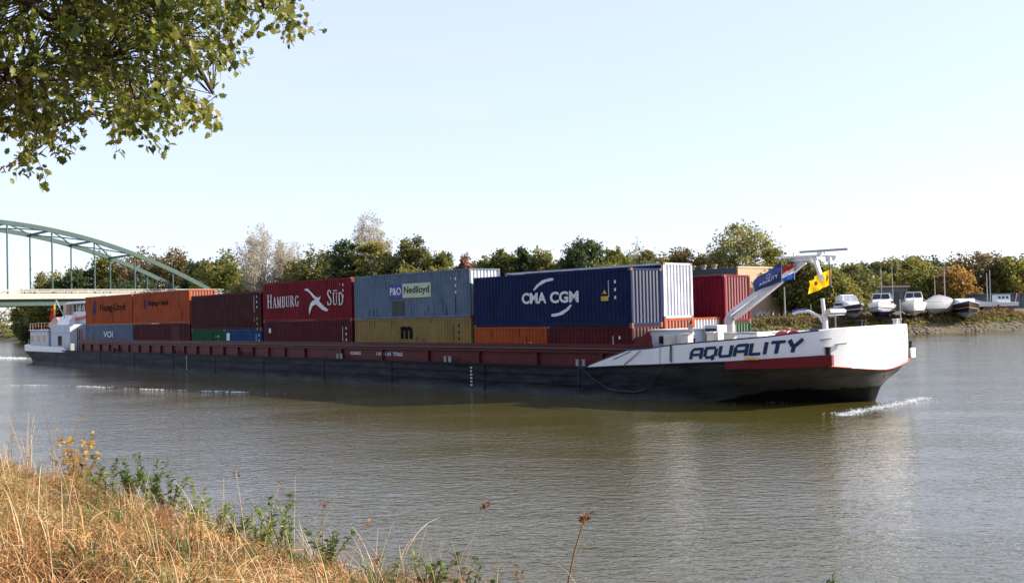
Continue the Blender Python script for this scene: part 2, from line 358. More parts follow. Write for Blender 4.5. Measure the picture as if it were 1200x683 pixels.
def branches(h, w, g, tr, levels=1, n1=9):
    """tapered trunk and limbs"""
    mb = MB(); top = Vector((g.normal(0,.02)*h, g.normal(0,.02)*h, h*.86))
    tp = [Vector((0,0,-.3)), Vector((top.x*.2, top.y*.2, h*.25)), Vector((top.x*.6, top.y*.6, h*.55)), top]
    mb.tube(tp, [tr*1.25, tr*.85, tr*.5, tr*.12], 7)
    tips = []
    for i in range(n1):
        z = h*(.22 + .58*i/n1); f = z/h; p = tp[1].lerp(tp[2], min(1, max(0, (f-.25)/.3))); p = Vector((p.x, p.y, z))
        a = i*2.4 + g.uniform(-.4, .4); L_ = w*.5*(1.05 - .5*f); e = p + Vector((math.cos(a)*L_*.9, math.sin(a)*L_*.9, L_*.55)); mid = p.lerp(e, .5) + Vector((0,0,L_*.06))
        mb.tube([p, mid, e], [tr*.34, tr*.2, tr*.05], 5, cap=False); tips.append((p, mid, e))
    return mb, tips
ntree = 0
def tree(px, ytop, wpx, Y, kind, pal, label, name='broadleaf_tree', hmin=0, dens=1.0, leaf=.30, group=None, zb=None):
    global ntree; ntree += 1; g = np.random.default_rng(1000 + ntree)
    top = at(px, ytop, Y); zb = far_z(top.x, Y) if zb is None else zb; h = top.z - zb; w = wpx * 1.45 * Y / F
    t = empty(name, (top.x, Y, zb), g.uniform(0, 6.28), label, 'tree', group)
    mb, tips = branches(h, w, g, max(.12, h*.018)); mb.build('trunk', BARK, t)
    P = crown_points(kind, h*1.0, w, g, dens)
    V, Q = leaf_quads(P, leaf, seed=ntree)
    npmesh('crown', V, Q, leafmat('leaves_' + pal, LEAF[pal]), t)
    return t
def bare_tree(px, ytop, wpx, Y, label, pal='pale', nleaf=2600, name='sparse_tree', bark=None):
    """tall tree almost out of leaf: a fan of upright stems with fine side twigs and few leaves"""
    global ntree; ntree += 1; g = np.random.default_rng(1000 + ntree)
    top = at(px, ytop, Y); zb = far_z(top.x, Y); h = top.z - zb; w = wpx * Y / F
    t = empty(name, (top.x, Y, zb), 0, label, 'tree'); mb = MB(); tips = []
    mb.tube([(0,0,-.2),(0,0,h*.15),(.05,0,h*.3)], [h*.014, h*.011, h*.008], 7)
    for i in range(42):
        a = g.uniform(0, 6.28); rr = w/2*g.uniform(.05, 1)**.6; ht = h*(1 - .30*(rr/(w/2))**2)*g.uniform(.86, 1.0)
        z0 = h*g.uniform(.05, .32); e = Vector((math.cos(a)*rr, math.sin(a)*rr, ht)); s0 = Vector((0,0,z0)); pts = [s0]
        for f in (.3, .6, .85, 1.0): pts.append(Vector((e.x*f**.75, e.y*f**.75, z0 + (ht-z0)*f)) + Vector(g.normal(0, w*.012, 3)))
        r = h*.0042; mb.tube(pts, [r, r*.8, r*.55, r*.35, r*.15], 4, cap=False)
        for k in range(16):
            f = g.uniform(.25, 1); j = min(3, int(f*4)); b = pts[j].lerp(pts[j+1], f*4-j); b2 = g.uniform(0, 6.28); L_ = w*.15*(1.25-f*.6)
            q = b + Vector((math.cos(b2)*L_*.75, math.sin(b2)*L_*.75, L_*g.uniform(.5, 1.1))); mb.tube([b, q], [r*.28, r*.1], 3, cap=False); tips += [q, b.lerp(q, .6)]
    mb.build('branches', bark or PALEBARK, t); tp = np.array([tuple(p) for p in tips])
    P = tp[g.integers(0, len(tp), nleaf)] + g.normal(0, .30, (nleaf, 3)); V, Q = leaf_quads(P, .17, seed=ntree); npmesh('leaves', V, Q, leafmat('leaves_' + pal, LEAF[pal]), t)
    return t
TR = [ # px, top, width, distance, kind, palette, label
 (30,336,22,262,'broad','olive','smallest round tree above the bridge deck at the far left'),
 (62,313,44,250,'broad','olive','olive tree behind the leftmost bridge hangers'),
 (92,303,48,246,'broad','dark','dark tree behind the bridge between the second and third hangers'),
 (122,297,50,250,'broad','olive','broad olive tree behind the middle bridge hangers'),
 (165,291,56,252,'broad','autumn','brownish oak tree behind the descending bridge arch'),
 (205,291,46,248,'broad','autumn','brown tinted tree right above the lower bridge arch'),
 (232,299,36,240,'broad','dark','dark narrow tree beside the end of the bridge arch'),
 (262,293,56,222,'broad','olive','olive yellow tree just right of the bridge arch end'),
 (292,318,40,214,'bush','yellow','low yellowish tree under the pale bare tree'),
 (372,289,54,200,'broad','green','green yellow tree left of the dark evergreen'),
 (345,300,34,206,'broad','yellow','thin yellow tree beside the pale bare tree'),
 (330,322,46,205,'bush','olive','low olive bush behind the red container roof'),
 (406,277,40,192,'broad','dark','dark evergreen tree behind the red container'),
 (437,278,52,190,'pine','olive','spreading olive pine behind the steel blue container'),
 (450,296,46,186,'broad','green','green tree low behind the steel blue container'),
 (484,275,42,186,'broad','green','pointed green tree above the steel blue container'),
 (515,290,38,184,'broad','olive','small olive tree above the right end of the steel blue container'),
 (546,296,28,188,'broad','red','small reddish tree left of the navy container'),
 (568,302,30,180,'broad','olive','low olive tree over the left end of the navy container'),
 (590,287,34,178,'broad','olive','round olive tree over the left part of the navy container'),
 (612,288,26,176,'tall','dark','dark narrow pine above the navy container'),
 (634,287,36,178,'broad','yellow','yellow green tree next to the dark narrow pine'),
 (660,300,40,176,'broad','olive','low spreading olive tree above the navy container lettering'),
 (685,276,48,174,'broad','dark','tall dark green round tree above the navy container'),
 (716,286,44,176,'broad','olive','olive tree right of the tall dark round tree'),
 (762,291,40,178,'broad','green','green tree left of the white container top'),
 (800,291,48,190,'broad','autumn','dark autumn tree behind the white container'),
 (830,293,36,192,'broad','autumn','brown autumn tree above the building chimneys'),
 (868,257,66,186,'tall','yellow','tall light yellow green tree rising behind the flat roofed building'),
 (914,290,28,190,'broad','dark','small dark tree right of the tall yellow green tree'),
 (938,302,50,176,'broad','green','bushy green tree behind the yellow flag'),
 (968,312,50,172,'broad','olive','olive tree behind the mast tip left of the boats'),
 (990,308,46,186,'broad','green','green tree behind the first dark hulled boat'),
 (1012,306,40,232,'broad','dark','dark tree above the beige low building'),
 (1040,303,48,236,'broad','green','green tree behind the two tall thin masts'),
 (1068,300,46,238,'broad','olive','olive tree behind the canopied white boat'),
 (1096,301,52,240,'broad','dark','dark broad tree behind the tarpaulin covered boat'),
 (1118,312,38,226,'broad','orange','bright orange yellow tree behind the lamp post'),
 (1146,296,58,236,'broad','autumn','largest brownish green tree behind the low blue boat'),
 (1180,303,48,232,'broad','olive','olive tree near the right edge above the grey wall'),
 (1212,298,50,240,'broad','green','green tree cut by the right edge of the photograph'),
 (160,318,60,240,'bush','dark','dark low tree under the arch end'),
 (100,345,60,256,'bush','dark','dark undergrowth tree below the bridge deck'),
 (55,352,50,262,'bush','dark','dark undergrowth tree left below the bridge deck'),
 (140,345,60,250,'bush','dark','dark undergrowth tree behind the wheelhouse'),
 (490,308,60,178,'bush','olive','low olive bush filling the gap above the steel blue container'),
 (705,303,60,170,'bush','olive','low olive bush right above the navy container roof'),
 (770,305,50,170,'bush','yellow','low yellowish bush left of the white container'),
]
for q in TR:
    sm = q[3] > 215
    tree(*q[:7], dens=.8 if sm else 1.0, leaf=.36 if sm else .30, name={'conifer': 'conifer_tree', 'bush': 'low_tree', 'pine': 'pine_tree'}.get(q[4], 'broadleaf_tree'))
bare_tree(303, 260, 62, 206, 'tall pale tree nearly bare with fine upright branches', nleaf=10000)
bare_tree(337, 276, 40, 212, 'shorter pale thin tree right of the tall bare one', nleaf=5500)
bare_tree(432, 247, 50, 208, 'highest pale thin tree standing behind the dark evergreen', nleaf=10000)
bare_tree(744, 280, 26, 182, 'thin scraggy tree with open branches behind the navy container', pal='olive', nleaf=2200)
# the wood that closes the view between the trees
g = np.random.default_rng(5); P = []
def wood(x0, x1, off, hlo, hhi, step):
    for x in np.arange(x0, x1, step):
        y = shore_y(x) + off + g.uniform(-6, 6); hh = g.uniform(hlo, hhi)
        for k in range(7):
            n = 75; r = g.uniform(1.2, 2.4); u = g.normal(size=(n, 3)); u /= np.linalg.norm(u, axis=1)[:, None]
            c = np.array([x + g.normal(0, 1.8), y + g.normal(0, 1.8), 2.6 + hh*(.15 + .85*(k+.5)/7) - r*.7])
            P.append(c + u*r*g.uniform(.6, 1.1, (n, 1)))
wood(-125, 52, 44, 9.5, 13.5, 2.6); wood(-330, -120, 50, 7, 11, 3.5); wood(52, 330, 66, 8, 12, 3.4)
V, Q = leaf_quads(np.concatenate(P), .46, seed=9)
o = npmesh('distant_wood', V, Q, leafmat('leaves_olive', LEAF['olive']), kind='stuff'); tag(o, 'olive brown wood closing the view beyond the far bank')
# brown shrub belt along the far shore, reeds and rocks
g = np.random.default_rng(6)
def belt(name, x0, x1, d0, d1, hmax, pal, label, step=.55, lf=.20):
    P = []
    for x in np.arange(x0, x1, step):
        y = shore_y(x) + g.uniform(d0, d1); hh = hmax*g.uniform(.45, 1)*(0.75+.25*math.sin(x*.5)); n = 46; r = g.uniform(.5, 1.2)
        u = g.normal(size=(n, 3)); u /= np.linalg.norm(u, axis=1)[:, None]; u[:, 2] = abs(u[:, 2])
        P.append(np.array([x, y, far_z(x, y) - .1]) + u*np.array([r, r, hh])*g.uniform(.5, 1.05, (n, 1)))
    V, Q = leaf_quads(np.concatenate(P), lf, seed=4)
    o = npmesh(name, V, Q, leafmat('leaves_' + pal, LEAF[pal]), kind='stuff'); tag(o, label); return o
belt('shrub_belt', 18, 135, 4.6, 7.6, 1.9, 'autumn', 'brown autumn shrubs along the embankment below the boats', .22)
belt('green_undergrowth', 30, 135, 3.4, 6.0, .75, 'olive', 'olive green undergrowth above the rocky waterline', .55)
belt('yellow_undergrowth', 30, 135, 4.0, 8.0, .9, 'yellow', 'yellow patches in the embankment scrub', 1.8)
belt('far_scrub', -170, 20, 2.0, 9.0, 1.6, 'olive', 'scrub along the far bank behind the barge', .8, .3)
n = 2600; xs = g.uniform(15, 140, n); P = np.array([(x, shore_y(x) + d, far_z(x, shore_y(x) + d)) for x, d in zip(xs, g.uniform(-.3, 4.2, n))])
ico = np.array([(1,0,0),(-1,0,0),(0,1,0),(0,-1,0),(0,0,1),(0,0,-1)]) ; fi = np.array([(0,2,4),(2,1,4),(1,3,4),(3,0,4),(2,0,5),(1,2,5),(3,1,5),(0,3,5)])
V = (P[:, None] + ico[None]*g.uniform(.12, .42, (n, 1, 1))*g.uniform(.6, 1.3, (n, 6, 1))*np.array([1, 1, .6])).reshape(-1, 3)
o = npmesh('riprap_rocks', V, (fi[None] + 6*np.arange(n)[:, None, None]).reshape(-1, 3), paint('brown_riprap_stone', (.14, .115, .09), .9, .2, .4), kind='stuff'); tag(o, 'brown riprap rocks at the far waterline')
#@@MORE@@

# ------------------------------------------------------------------ lettering
_fonts = {}
def text_mesh(s, height, width=None, shear=0.0, bold=0.0, space=1.0, depth=.006):
    """flat lettering in the x-z plane facing -y, centred on its own origin; width squeezes or stretches it"""
    c = bpy.data.curves.new('lettering', 'FONT'); c.body = s; c.size = 1; c.extrude = .004; c.offset = bold; c.space_character = space
    c.resolution_u = 3; c.shear = shear
    o = bpy.data.objects.new('lettering', c); COL.objects.link(o)
    dg = bpy.context.evaluated_depsgraph_get(); m = bpy.data.meshes.new_from_object(o.evaluated_get(dg)); bpy.data.objects.remove(o); bpy.data.curves.remove(c)
    v = np.zeros(len(m.vertices)*3); m.vertices.foreach_get('co', v); v = v.reshape(-1, 3)
    lo, hi = v.min(0), v.max(0); v[:, :2] -= (lo + hi)[:2]/2
    sy = height/(hi[1]-lo[1]); sx = (width/(hi[0]-lo[0])) if width else sy
    out = np.stack([v[:, 0]*sx, -v[:, 2]*depth/.004*.5, v[:, 1]*sy], 1)
    m.vertices.foreach_set('co', out.ravel()); m.update(); return m
def put_text(s, mat, parent, x, y, z, name='lettering', flip=False, **k):
    m = text_mesh(s, **k); m.materials.append(mat); o = link(name, m, parent); o.location = (x, y, z)
    return o
def strokes(segs, w, depth=.012):
    """lettering from flat bars: each (x0,z0,x1,z1[,w])"""
    mb = MB(); k = 0
    for s in segs:
        x0, z0, x1, z1 = s[:4]; ww = (s[4] if len(s) > 4 else w)/2; L_ = math.hypot(x1-x0, z1-z0); nx, nz = -(z1-z0)/L_*ww, (x1-x0)/L_*ww
        k += 1; d = -depth - .0008*(k % 7)
        mb.hexa([(x0+nx, 0, z0+nz), (x0-nx, 0, z0-nz), (x1-nx, 0, z1-nz), (x1+nx, 0, z1+nz), (x0+nx, d, z0+nz), (x0-nx, d, z0-nz), (x1-nx, d, z1-nz), (x1+nx, d, z1+nz)])
    return mb
PW = paint('white_lettering', (.66, .68, .70), .5, .4, .12, grime=.2)
PBLK = paint('black_lettering', (.006, .006, .009), .7, .05, .1, grime=0)
PBLU = paint('blue_lettering', (.012, .03, .13), .7, .05, .1, grime=0)
PNAVY = paint('navy_lettering', (.022, .038, .10), .6, .15, .08, grime=0)
SERIF = {  # thick stems, thin hairlines and serif bars in a 1 x 1 cell: (advance, strokes)
 'H': (.82, [(.14,0,.14,1,.15),(.62,0,.62,1,.15),(.14,.5,.62,.5,.07),(.02,.03,.27,.03,.06),(.5,.03,.75,.03,.06),(.02,.97,.27,.97,.06),(.5,.97,.75,.97,.06)]),
 'A': (.74, [(.08,0,.35,1,.06),(.35,1,.60,0,.16),(.2,.32,.5,.32,.06),(0,.03,.2,.03,.06),(.46,.03,.72,.03,.06)]),
 'M': (.92, [(.12,0,.15,1,.07),(.15,1,.42,.05,.15),(.42,.05,.70,1,.06),(.72,0,.70,1,.15),(0,.03,.24,.03,.06),(.58,.03,.86,.03,.06)]),
 'B': (.66, [(.14,0,.14,1,.15),(.1,.97,.40,.97,.06),(.40,.97,.52,.85,.11),(.52,.85,.50,.62,.13),(.50,.62,.14,.52,.06),(.45,.52,.58,.38,.11),(.58,.38,.54,.12,.14),(.54,.12,.4,.03,.09),(.02,.03,.42,.03,.06),(.02,.97,.2,.97,.06)]),
 'U': (.78, [(.16,.25,.16,1,.15),(.16,.25,.25,.06,.12),(.25,.06,.48,.04,.08),(.48,.04,.60,.2,.08),(.60,.2,.60,1,.07),(.02,.97,.3,.97,.06),(.5,.97,.72,.97,.06)]),
 'R': (.78, [(.14,0,.14,1,.15),(.1,.97,.42,.97,.06),(.42,.97,.55,.84,.11),(.55,.84,.52,.6,.13),(.52,.6,.14,.5,.06),(.36,.5,.66,.02,.15),(.02,.03,.28,.03,.06),(.02,.97,.2,.97,.06)]),
 'G': (.80, [(.62,.82,.45,.97,.07),(.45,.97,.25,.9,.08),(.25,.9,.12,.65,.13),(.12,.65,.12,.32,.15),(.12,.32,.25,.08,.13),(.25,.08,.5,.03,.08),(.5,.03,.63,.12,.08),(.62,.08,.62,.42,.14),(.5,.42,.74,.42,.06),(.62,.97,.63,.74,.05)]),
 'S': (.60, [(.5,.80,.36,.97,.07),(.36,.97,.18,.92,.1),(.18,.92,.12,.74,.13),(.12,.74,.26,.56,.14),(.26,.56,.44,.42,.15),(.44,.42,.52,.24,.14),(.52,.24,.44,.07,.12),(.44,.07,.24,.03,.08),(.24,.03,.1,.2,.07),(.52,.97,.5,.74,.05),(.1,.02,.1,.26,.05)]),
 'D': (.80, [(.14,0,.14,1,.15),(.1,.97,.38,.97,.06),(.38,.97,.58,.82,.12),(.58,.82,.66,.5,.14),(.66,.5,.58,.18,.14),(.58,.18,.38,.03,.12),(.02,.03,.4,.03,.06),(.02,.97,.2,.97,.06)]),
}
def serif_text(s, hgt, narrow=.62):
    segs = []; x = 0
    for i, ch in enumerate(s):
        if ch == ' ': x += .4*hgt*narrow; continue
        big = ch.isupper(); h = hgt*(1.0 if big else .80); adv, st = SERIF[ch.upper().replace('Ü', 'U')]
        for a in st: segs.append((x + a[0]*h*narrow, a[1]*h, x + a[2]*h*narrow, a[3]*h, a[4]*h*.92))
        if ch in 'üÜ': segs += [(x + .18*h*narrow, h*1.15, x + .34*h*narrow, h*1.15, .13*h), (x + .48*h*narrow, h*1.15, x + .64*h*narrow, h*1.15, .13*h)]
        x += (adv + .10)*h*narrow
    return segs, x
AQ = {  # square sloping ship lettering
 'A': (1.0, [(.08,0,.08,.78),(.08,.78,.26,.92,.15),(.22,.92,.92,.92),(.92,1,.92,0),(.08,.40,.92,.40)]),
 'Q': (1.02, [(.08,.16,.08,.84),(.02,.92,.86,.92),(.92,.84,.92,.16),(.14,.08,.86,.08),(.62,.26,.80,-.16)]),
 'U': (1.0, [(.08,.12,.08,1),(.08,.08,.92,.08),(.92,0,.92,1)]),
 'L': (.86, [(.08,0,.08,1),(.08,.08,.80,.08)]),
 'I': (.26, [(.10,0,.10,1)]),
 'T': (.92, [(.44,0,.44,.9),(0,.92,.90,.92)]),
 'Y': (1.0, [(.06,1,.34,.50),(.94,1,.46,.46),(.30,.48,.54,.48),(.42,.52,.42,0)]),
}

# ------------------------------------------------------------------ barge
barge = empty('container_barge', W(0, 0, 0), -TH, 'long low inland container barge with black hull, oxide red coaming and white bow', 'barge')
HP = [(-2.4,5.67,1.58),(.3,5.67,1.72),(3,5.63,1.86),(5.5,5.42,1.98),(7.5,5.07,2.10),(9.3,4.45,2.22),(10.0,3.75,1.82),(10.45,2.6,1.70),(10.65,1.2,1.56),(10.72,.22,1.50)]
WP = [(-2.4,5.67),(.1,5.40),(2.4,4.90),(4.3,4.20),(6.0,3.35),(7.5,2.45),(8.5,1.70),(9.3,1.05),(9.85,.50),(10.12,.2)]
secs = []
for (u, b, z, uw, bw, cut) in [(-96.4,1.4,1.45,-93.6,.9,0),(-96.1,3.0,1.43,-93.2,2.4,0),(-95.3,4.45,1.42,-92.8,3.9,0),(-94.0,5.27,1.40,-92.2,4.8,0),(-91.5,5.55,1.38,-90.9,5.3,0),(-88,5.64,1.38,-88,5.5,0),(-80,5.72,1.40,-80,5.72,0),(-78.6,5.72,1.52,-78.6,5.72,0),(-40,5.72,1.55,-40,5.72,0),(-20,5.72,1.55,-20,5.72,0)]:
    secs.append((u, b, z, uw, bw))
for (u, b, z), (uw, bw) in zip(HP, WP): secs.append((u, b, z, uw, bw))
def ring(u, b, z, uw, bw):
    um, bm = u*.35 + uw*.65, b*.42 + bw*.58
    zm = z*.42
    L_ = [(u, b, z), (u*.75+uw*.25, b*.85 + bw*.15, z*.72), (um, bm, zm), (uw, bw, 0), (uw - (.35 if uw > 5 else 0), bw*.93, -1.2)]
    return [(a, -c, d) for a, c, d in L_] + [(a, c, d) for a, c, d in reversed(L_)]
def hullmat():
    m, t, p = nt('black_hull_with_worn_boot_line'); L = t.links.new
    tc = nd(t, 'ShaderNodeTexCoord'); sx = nd(t, 'ShaderNodeSeparateXYZ'); L(tc.outputs['Object'], sx.inputs[0])
    mp = nd(t, 'ShaderNodeMapping'); mp.inputs['Scale'].default_value = (.35, .5, 1.6); L(tc.outputs['Object'], mp.inputs[0])
    n = nd(t, 'ShaderNodeTexNoise', Scale=1.3, Detail=9, Roughness=.7); L(mp.outputs[0], n.inputs[0])
    n2 = nd(t, 'ShaderNodeTexNoise', Scale=.30, Detail=3); L(tc.outputs['Object'], n2.inputs[0])
    # worn paint tone
    r = nd(t, 'ShaderNodeValToRGB'); e = r.color_ramp.elements; e[0].position = .38; e[1].position = .68; e[0].color = (.007, .009, .015, 1); e[1].color = (.046, .050, .060, 1)
    L(n.outputs['Fac'], r.inputs[0])
    # grey scraped bow above a tarred lower part with a ragged edge
    gb = nd(t, 'ShaderNodeValToRGB'); e = gb.color_ramp.elements; e[0].position = .3; e[1].position = .7; e[0].color = (.032, .032, .032, 1); e[1].color = (.105, .10, .09, 1); L(n.outputs['Fac'], gb.inputs[0])
    bx = nd(t, 'ShaderNodeMapRange'); bx.inputs[1].default_value = .5; bx.inputs[2].default_value = 7.5; L(sx.outputs[0], bx.inputs[0])
    m1 = nd(t, 'ShaderNodeMixRGB'); L(bx.outputs[0], m1.inputs[0]); L(r.outputs[0], m1.inputs[1]); L(gb.outputs[0], m1.inputs[2])
    lv = nd(t, 'ShaderNodeMapRange'); lv.inputs[1].default_value = 3.5; lv.inputs[2].default_value = 7.0; lv.inputs[3].default_value = -.35; lv.inputs[4].default_value = .68; L(sx.outputs[0], lv.inputs[0])
    ns = nd(t, 'ShaderNodeMath', operation='MULTIPLY_ADD'); ns.inputs[1].default_value = 1.1; ns.inputs[2].default_value = -.55; L(n.outputs['Fac'], ns.inputs[0])
    s1 = nd(t, 'ShaderNodeMath', operation='ADD'); L(lv.outputs[0], s1.inputs[0]); L(ns.outputs[0], s1.inputs[1])
    df = nd(t, 'ShaderNodeMath', operation='SUBTRACT'); L(s1.outputs[0], df.inputs[0]); L(sx.outputs[2], df.inputs[1])
    sm = nd(t, 'ShaderNodeMapRange'); sm.inputs[1].default_value = -.03; sm.inputs[2].default_value = .05; L(df.outputs[0], sm.inputs[0])
    m2 = nd(t, 'ShaderNodeMixRGB'); m2.inputs[2].default_value = (.007, .007, .008, 1); L(sm.outputs[0], m2.inputs[0]); L(m1.outputs[0], m2.inputs[1])
    # paler scuffed strip just above the water
    st = nd(t, 'ShaderNodeMath', operation='MULTIPLY_ADD'); st.inputs[1].default_value = -2.2; st.inputs[2].default_value = .98; L(sx.outputs[2], st.inputs[0])
    s2 = nd(t, 'ShaderNodeMath', operation='MULTIPLY', use_clamp=True); L(st.outputs[0], s2.inputs[0]); L(n.outputs['Fac'], s2.inputs[1])
    b3 = nd(t, 'ShaderNodeMapRange'); b3.inputs[1].default_value = 4; b3.inputs[2].default_value = 2; L(sx.outputs[0], b3.inputs[0])
    s3 = nd(t, 'ShaderNodeMath', operation='MULTIPLY'); L(s2.outputs[0], s3.inputs[0]); L(b3.outputs[0], s3.inputs[1])
    m3 = nd(t, 'ShaderNodeMixRGB'); m3.inputs[2].default_value = (.16, .165, .17, 1); L(s3.outputs[0], m3.inputs[0]); L(m2.outputs[0], m3.inputs[1])
    L(m3.outputs[0], p.inputs['Base Color']); p.inputs['Roughness'].default_value = .55; p.inputs['Specular IOR Level'].default_value = .12
    b = nd(t, 'ShaderNodeBump', Strength=.35, Distance=.03); L(n.outputs['Fac'], b.inputs['Height']); L(b.outputs[0], p.inputs['Normal'])
    return m
MB().loft([ring(*s) for s in secs]).build('hull', hullmat(), barge, smooth=38)
# plate seams and rubbing bars along the side
for z in (.62, 1.12):
    MB().box(-78, -3, -5.755, -5.70, z-.03, z+.03).build('rubbing_bar', BLACKHULL, barge)
MB().box(-80, -2.4, -5.78, -5.60, 1.50, 1.60).box(-80, -2.4, 5.60, 5.78, 1.50, 1.60).build('gunwale', BLACKHULL, barge)
for u in (-69, -60.5, -52, -44, -36, -27.5, -19.5, -10.5): MB().box(u-.035, u+.035, -5.748, -5.70, .05, 1.5).build('plate_seam', BLACKHULL, barge)
for u0, n in ((-49.3, 6), (-11.65, 6)):
    dm = MB()
    for k in range(n): dm.box(u0-.06, u0+.06, -5.762, -5.70, .28+k*.2, .37+k*.2)
    tag(dm.build('draught_marks', PW, barge), kind='stuff')
MB().box(-79, -2.6, -5.58, -5.0, 1.40, 1.53).box(-79, -2.6, 5.0, 5.58, 1.40, 1.53).box(.9, 9.4, -4.3, 4.3, 1.9, 2.0).build('side_deck', REDCOAM, barge)
# bulwark of the bow
BT = [(-2.4,5.72,1.60),(-1.6,5.72,1.86),(-.85,5.72,2.08),(.3,5.72,2.42),(1.65,5.70,2.52),(3.1,5.66,2.71),(4.5,5.56,2.82),(6,5.38,2.93),(7.8,5.02,3.07),(9.2,4.5,3.24),(9.8,3.98,3.31),(10.15,3.45,3.36),(10.55,2.65,3.39),(10.9,1.6,3.41),(11.05,.7,3.42),(11.08,0,3.42)]
BB = [(-2.4,5.72,1.57),(-1.6,5.72,1.62),(-.85,5.72,1.67),(.3,5.72,1.73),(1.65,5.72,1.79),(3.1,5.68,1.87),(4.5,5.58,1.94),(6,5.40,2.01),(7.8,5.03,2.13),(9.2,4.52,2.22),(9.9,3.95,2.27),(10.05,3.70,1.82),(10.48,2.60,1.70),(10.66,1.5,1.60),(10.74,.7,1.53),(10.76,0,1.50)]
def mir(L_): return L_ + [(a, -b, c) for a, b, c in reversed(L_[:-1])]
def inn(p, d=.13): 
    s = 1 if p[1] > 0 else -1
    return (p[0] - (d if p[0] > 9 else 0), p[1] - s*min(d, abs(p[1])), p[2])
top, bot = mir(BT), mir(BB)
secs = [[(b[0],-b[1],b[2]), tuple(((b[0]*.5+t_[0]*.5)+.02, -(b[1]*.5+t_[1]*.5), b[2]*.5+t_[2]*.5)), (t_[0],-t_[1],t_[2]), (inn(t_)[0], -inn(t_)[1], t_[2]), (inn(b)[0], -inn(b)[1], b[2])] for t_, b in zip(top, bot)]
bul = MB().loft(secs, close=True).build('bulwark', WHITE, barge, smooth=35)
MB().tube([(p[0]-.05 if p[0] > 9 else p[0], -p[1]*.99, p[2]+.02) for p in top[:11]], .055, 6).build('cap_rail', NAVYTRIM, bul)
MB().tube([(p[0]-.05 if p[0] > 9 else p[0], -p[1]*.99, p[2]+.02) for p in top[10:21]], .05, 6).build('cap_rail', WHITE2, bul)
MB().tube([(p[0]-.05 if p[0] > 9 else p[0], -p[1]*.99, p[2]+.02) for p in top[20:]], .055, 6).build('cap_rail', NAVYTRIM, bul)
MB().tube([(p[0]+.02, -p[1]*1.004, p[2]-.03) for p in bot[:11]], .04, 6).build('lower_trim', NAVYTRIM, bul)
MB().tube([(p[0]+.02, -p[1]*1.004, p[2]-.03) for p in bot[11:20]], .05, 6).build('lower_trim', REDBR, bul)
for u in (3.05, -.6): # seams on the white plating, the aft one slants
    y = -5.735
    MB().beam((u, y, 2.0 if u < 0 else 1.88), (u+(1.1 if u < 0 else .0), y, 2.40 if u < 0 else 2.70), .02, .03).build('plate_seam', NAVYTRIM, bul)
MB().beam((2.3, -5.715, 1.84), (2.35, -5.715, 2.6), .02, .02).build('plate_seam', GREYST, bul)
# ledge outside the bulwark
for s in (1, -1):
    pts = [(5.9,5.42,2.0,1.64),(6.8,5.25,2.06,1.66),(7.8,5.04,2.13,1.68),(8.8,4.70,2.2,1.72),(9.6,4.2,2.25,1.76),(10.25,3.68,2.28,1.80)]
    ss = []
    for i, (u, b, zt, zb) in enumerate(pts):
        d = .16 if i < 5 else .22; q = (d*.35, d)
        ss.append([(u, s*(b-.1), zt), (u+q[0], s*(b+q[1]), zt), (u+q[0], s*(b+q[1]), zb), (u, s*(b-.1), zb)])
    MB().loft(ss, close=True).build('rubbing_ledge', REDBOW if s < 0 else WHITE2, barge, bevel=.02)
MB().box(6.95, 7.6, -5.50, -5.36, 2.10, 2.20).build('amber_marker', paint('amber_marker_paint', (.75, .42, .08), .4, grime=0), barge)
for s in (1, -1):
    b_ = MB().tube([(10.1, s*3.78, 2.2), (10.1, s*3.78, 2.58)], .11, 10); b_.tube([(10.1, s*3.78, 2.58), (10.1, s*3.78, 2.62)], .14, 10); b_.build('bollard', DARK, barge)
for (u, y) in ((10.2, -1.15), (10.2, -.85), (10.15, 2.3), (10.15, 2.6)):
    MB().tube([(u, y, 2.0), (u, y, 3.66)], .12, 10).tube([(u, y, 3.66), (u, y, 3.72)], .15, 10).build('bollard', DARK if y < 0 else WHITE2, barge)
for u, y, z in ((9.9,-4.0,2.95),(10.25,-3.35,2.72),(10.6,1.9,3.02),(10.6,1.6,2.75)):   # hawse slots
    MB().beam((u, y, z), (u+.28, y+.35*(1 if y < 0 else -.6), z+.03), .10, .05).build('hawse_slot', GREYST, bul)
# ship's name
x = 0; wd = 0
total = sum(AQ[c][0]*1.0 + .16 for c in 'AQUALITY'); U0, U1 = 4.02, 9.35; sc = (U1-U0)/total
def side_y(u): return -float(np.interp(u, [b[0] for b in BT[:10]], [b[1]+.005 for b in BT[:10]])) - .03
for ch in 'AQUALITY':
    adv, st = AQ[ch]; um = U0 + (x + adv/2)*sc; hgt = .50 + .035*(um-U0)/3
    zb = float(np.interp(um, [4.0, 9.4], [2.06, 2.45]))
    mb = MB(); k = 0
    for s_ in st:
        x0, z0, x1, z1 = s_[:4]; w_ = (s_[4] if len(s_) > 4 else .20)*1.3
        hz = abs(z1-z0) < .1; w_ = w_*(hgt*.95 if hz else sc*.98)/2
        ax, az, bx_, bz = x0*sc, z0*hgt, x1*sc, z1*hgt
        L_ = math.hypot(bx_-ax, bz-az); nx, nz = -(bz-az)/L_*w_, (bx_-ax)/L_*w_; k += 1
        q = [(ax+nx, az+nz), (ax-nx, az-nz), (bx_-nx, bz-nz), (bx_+nx, bz+nz)]
        ff = [((U0 + x*sc + a + c*.22), zb + c + (a-adv*sc/2)*.07) for a, c in q]
        mb.hexa([(a, side_y(a)+.04, c) for a, c in ff] + [(a, side_y(a)-.002*k, c) for a, c in ff])
    mb.build('letter', PNAVY, bul); x += adv + .16
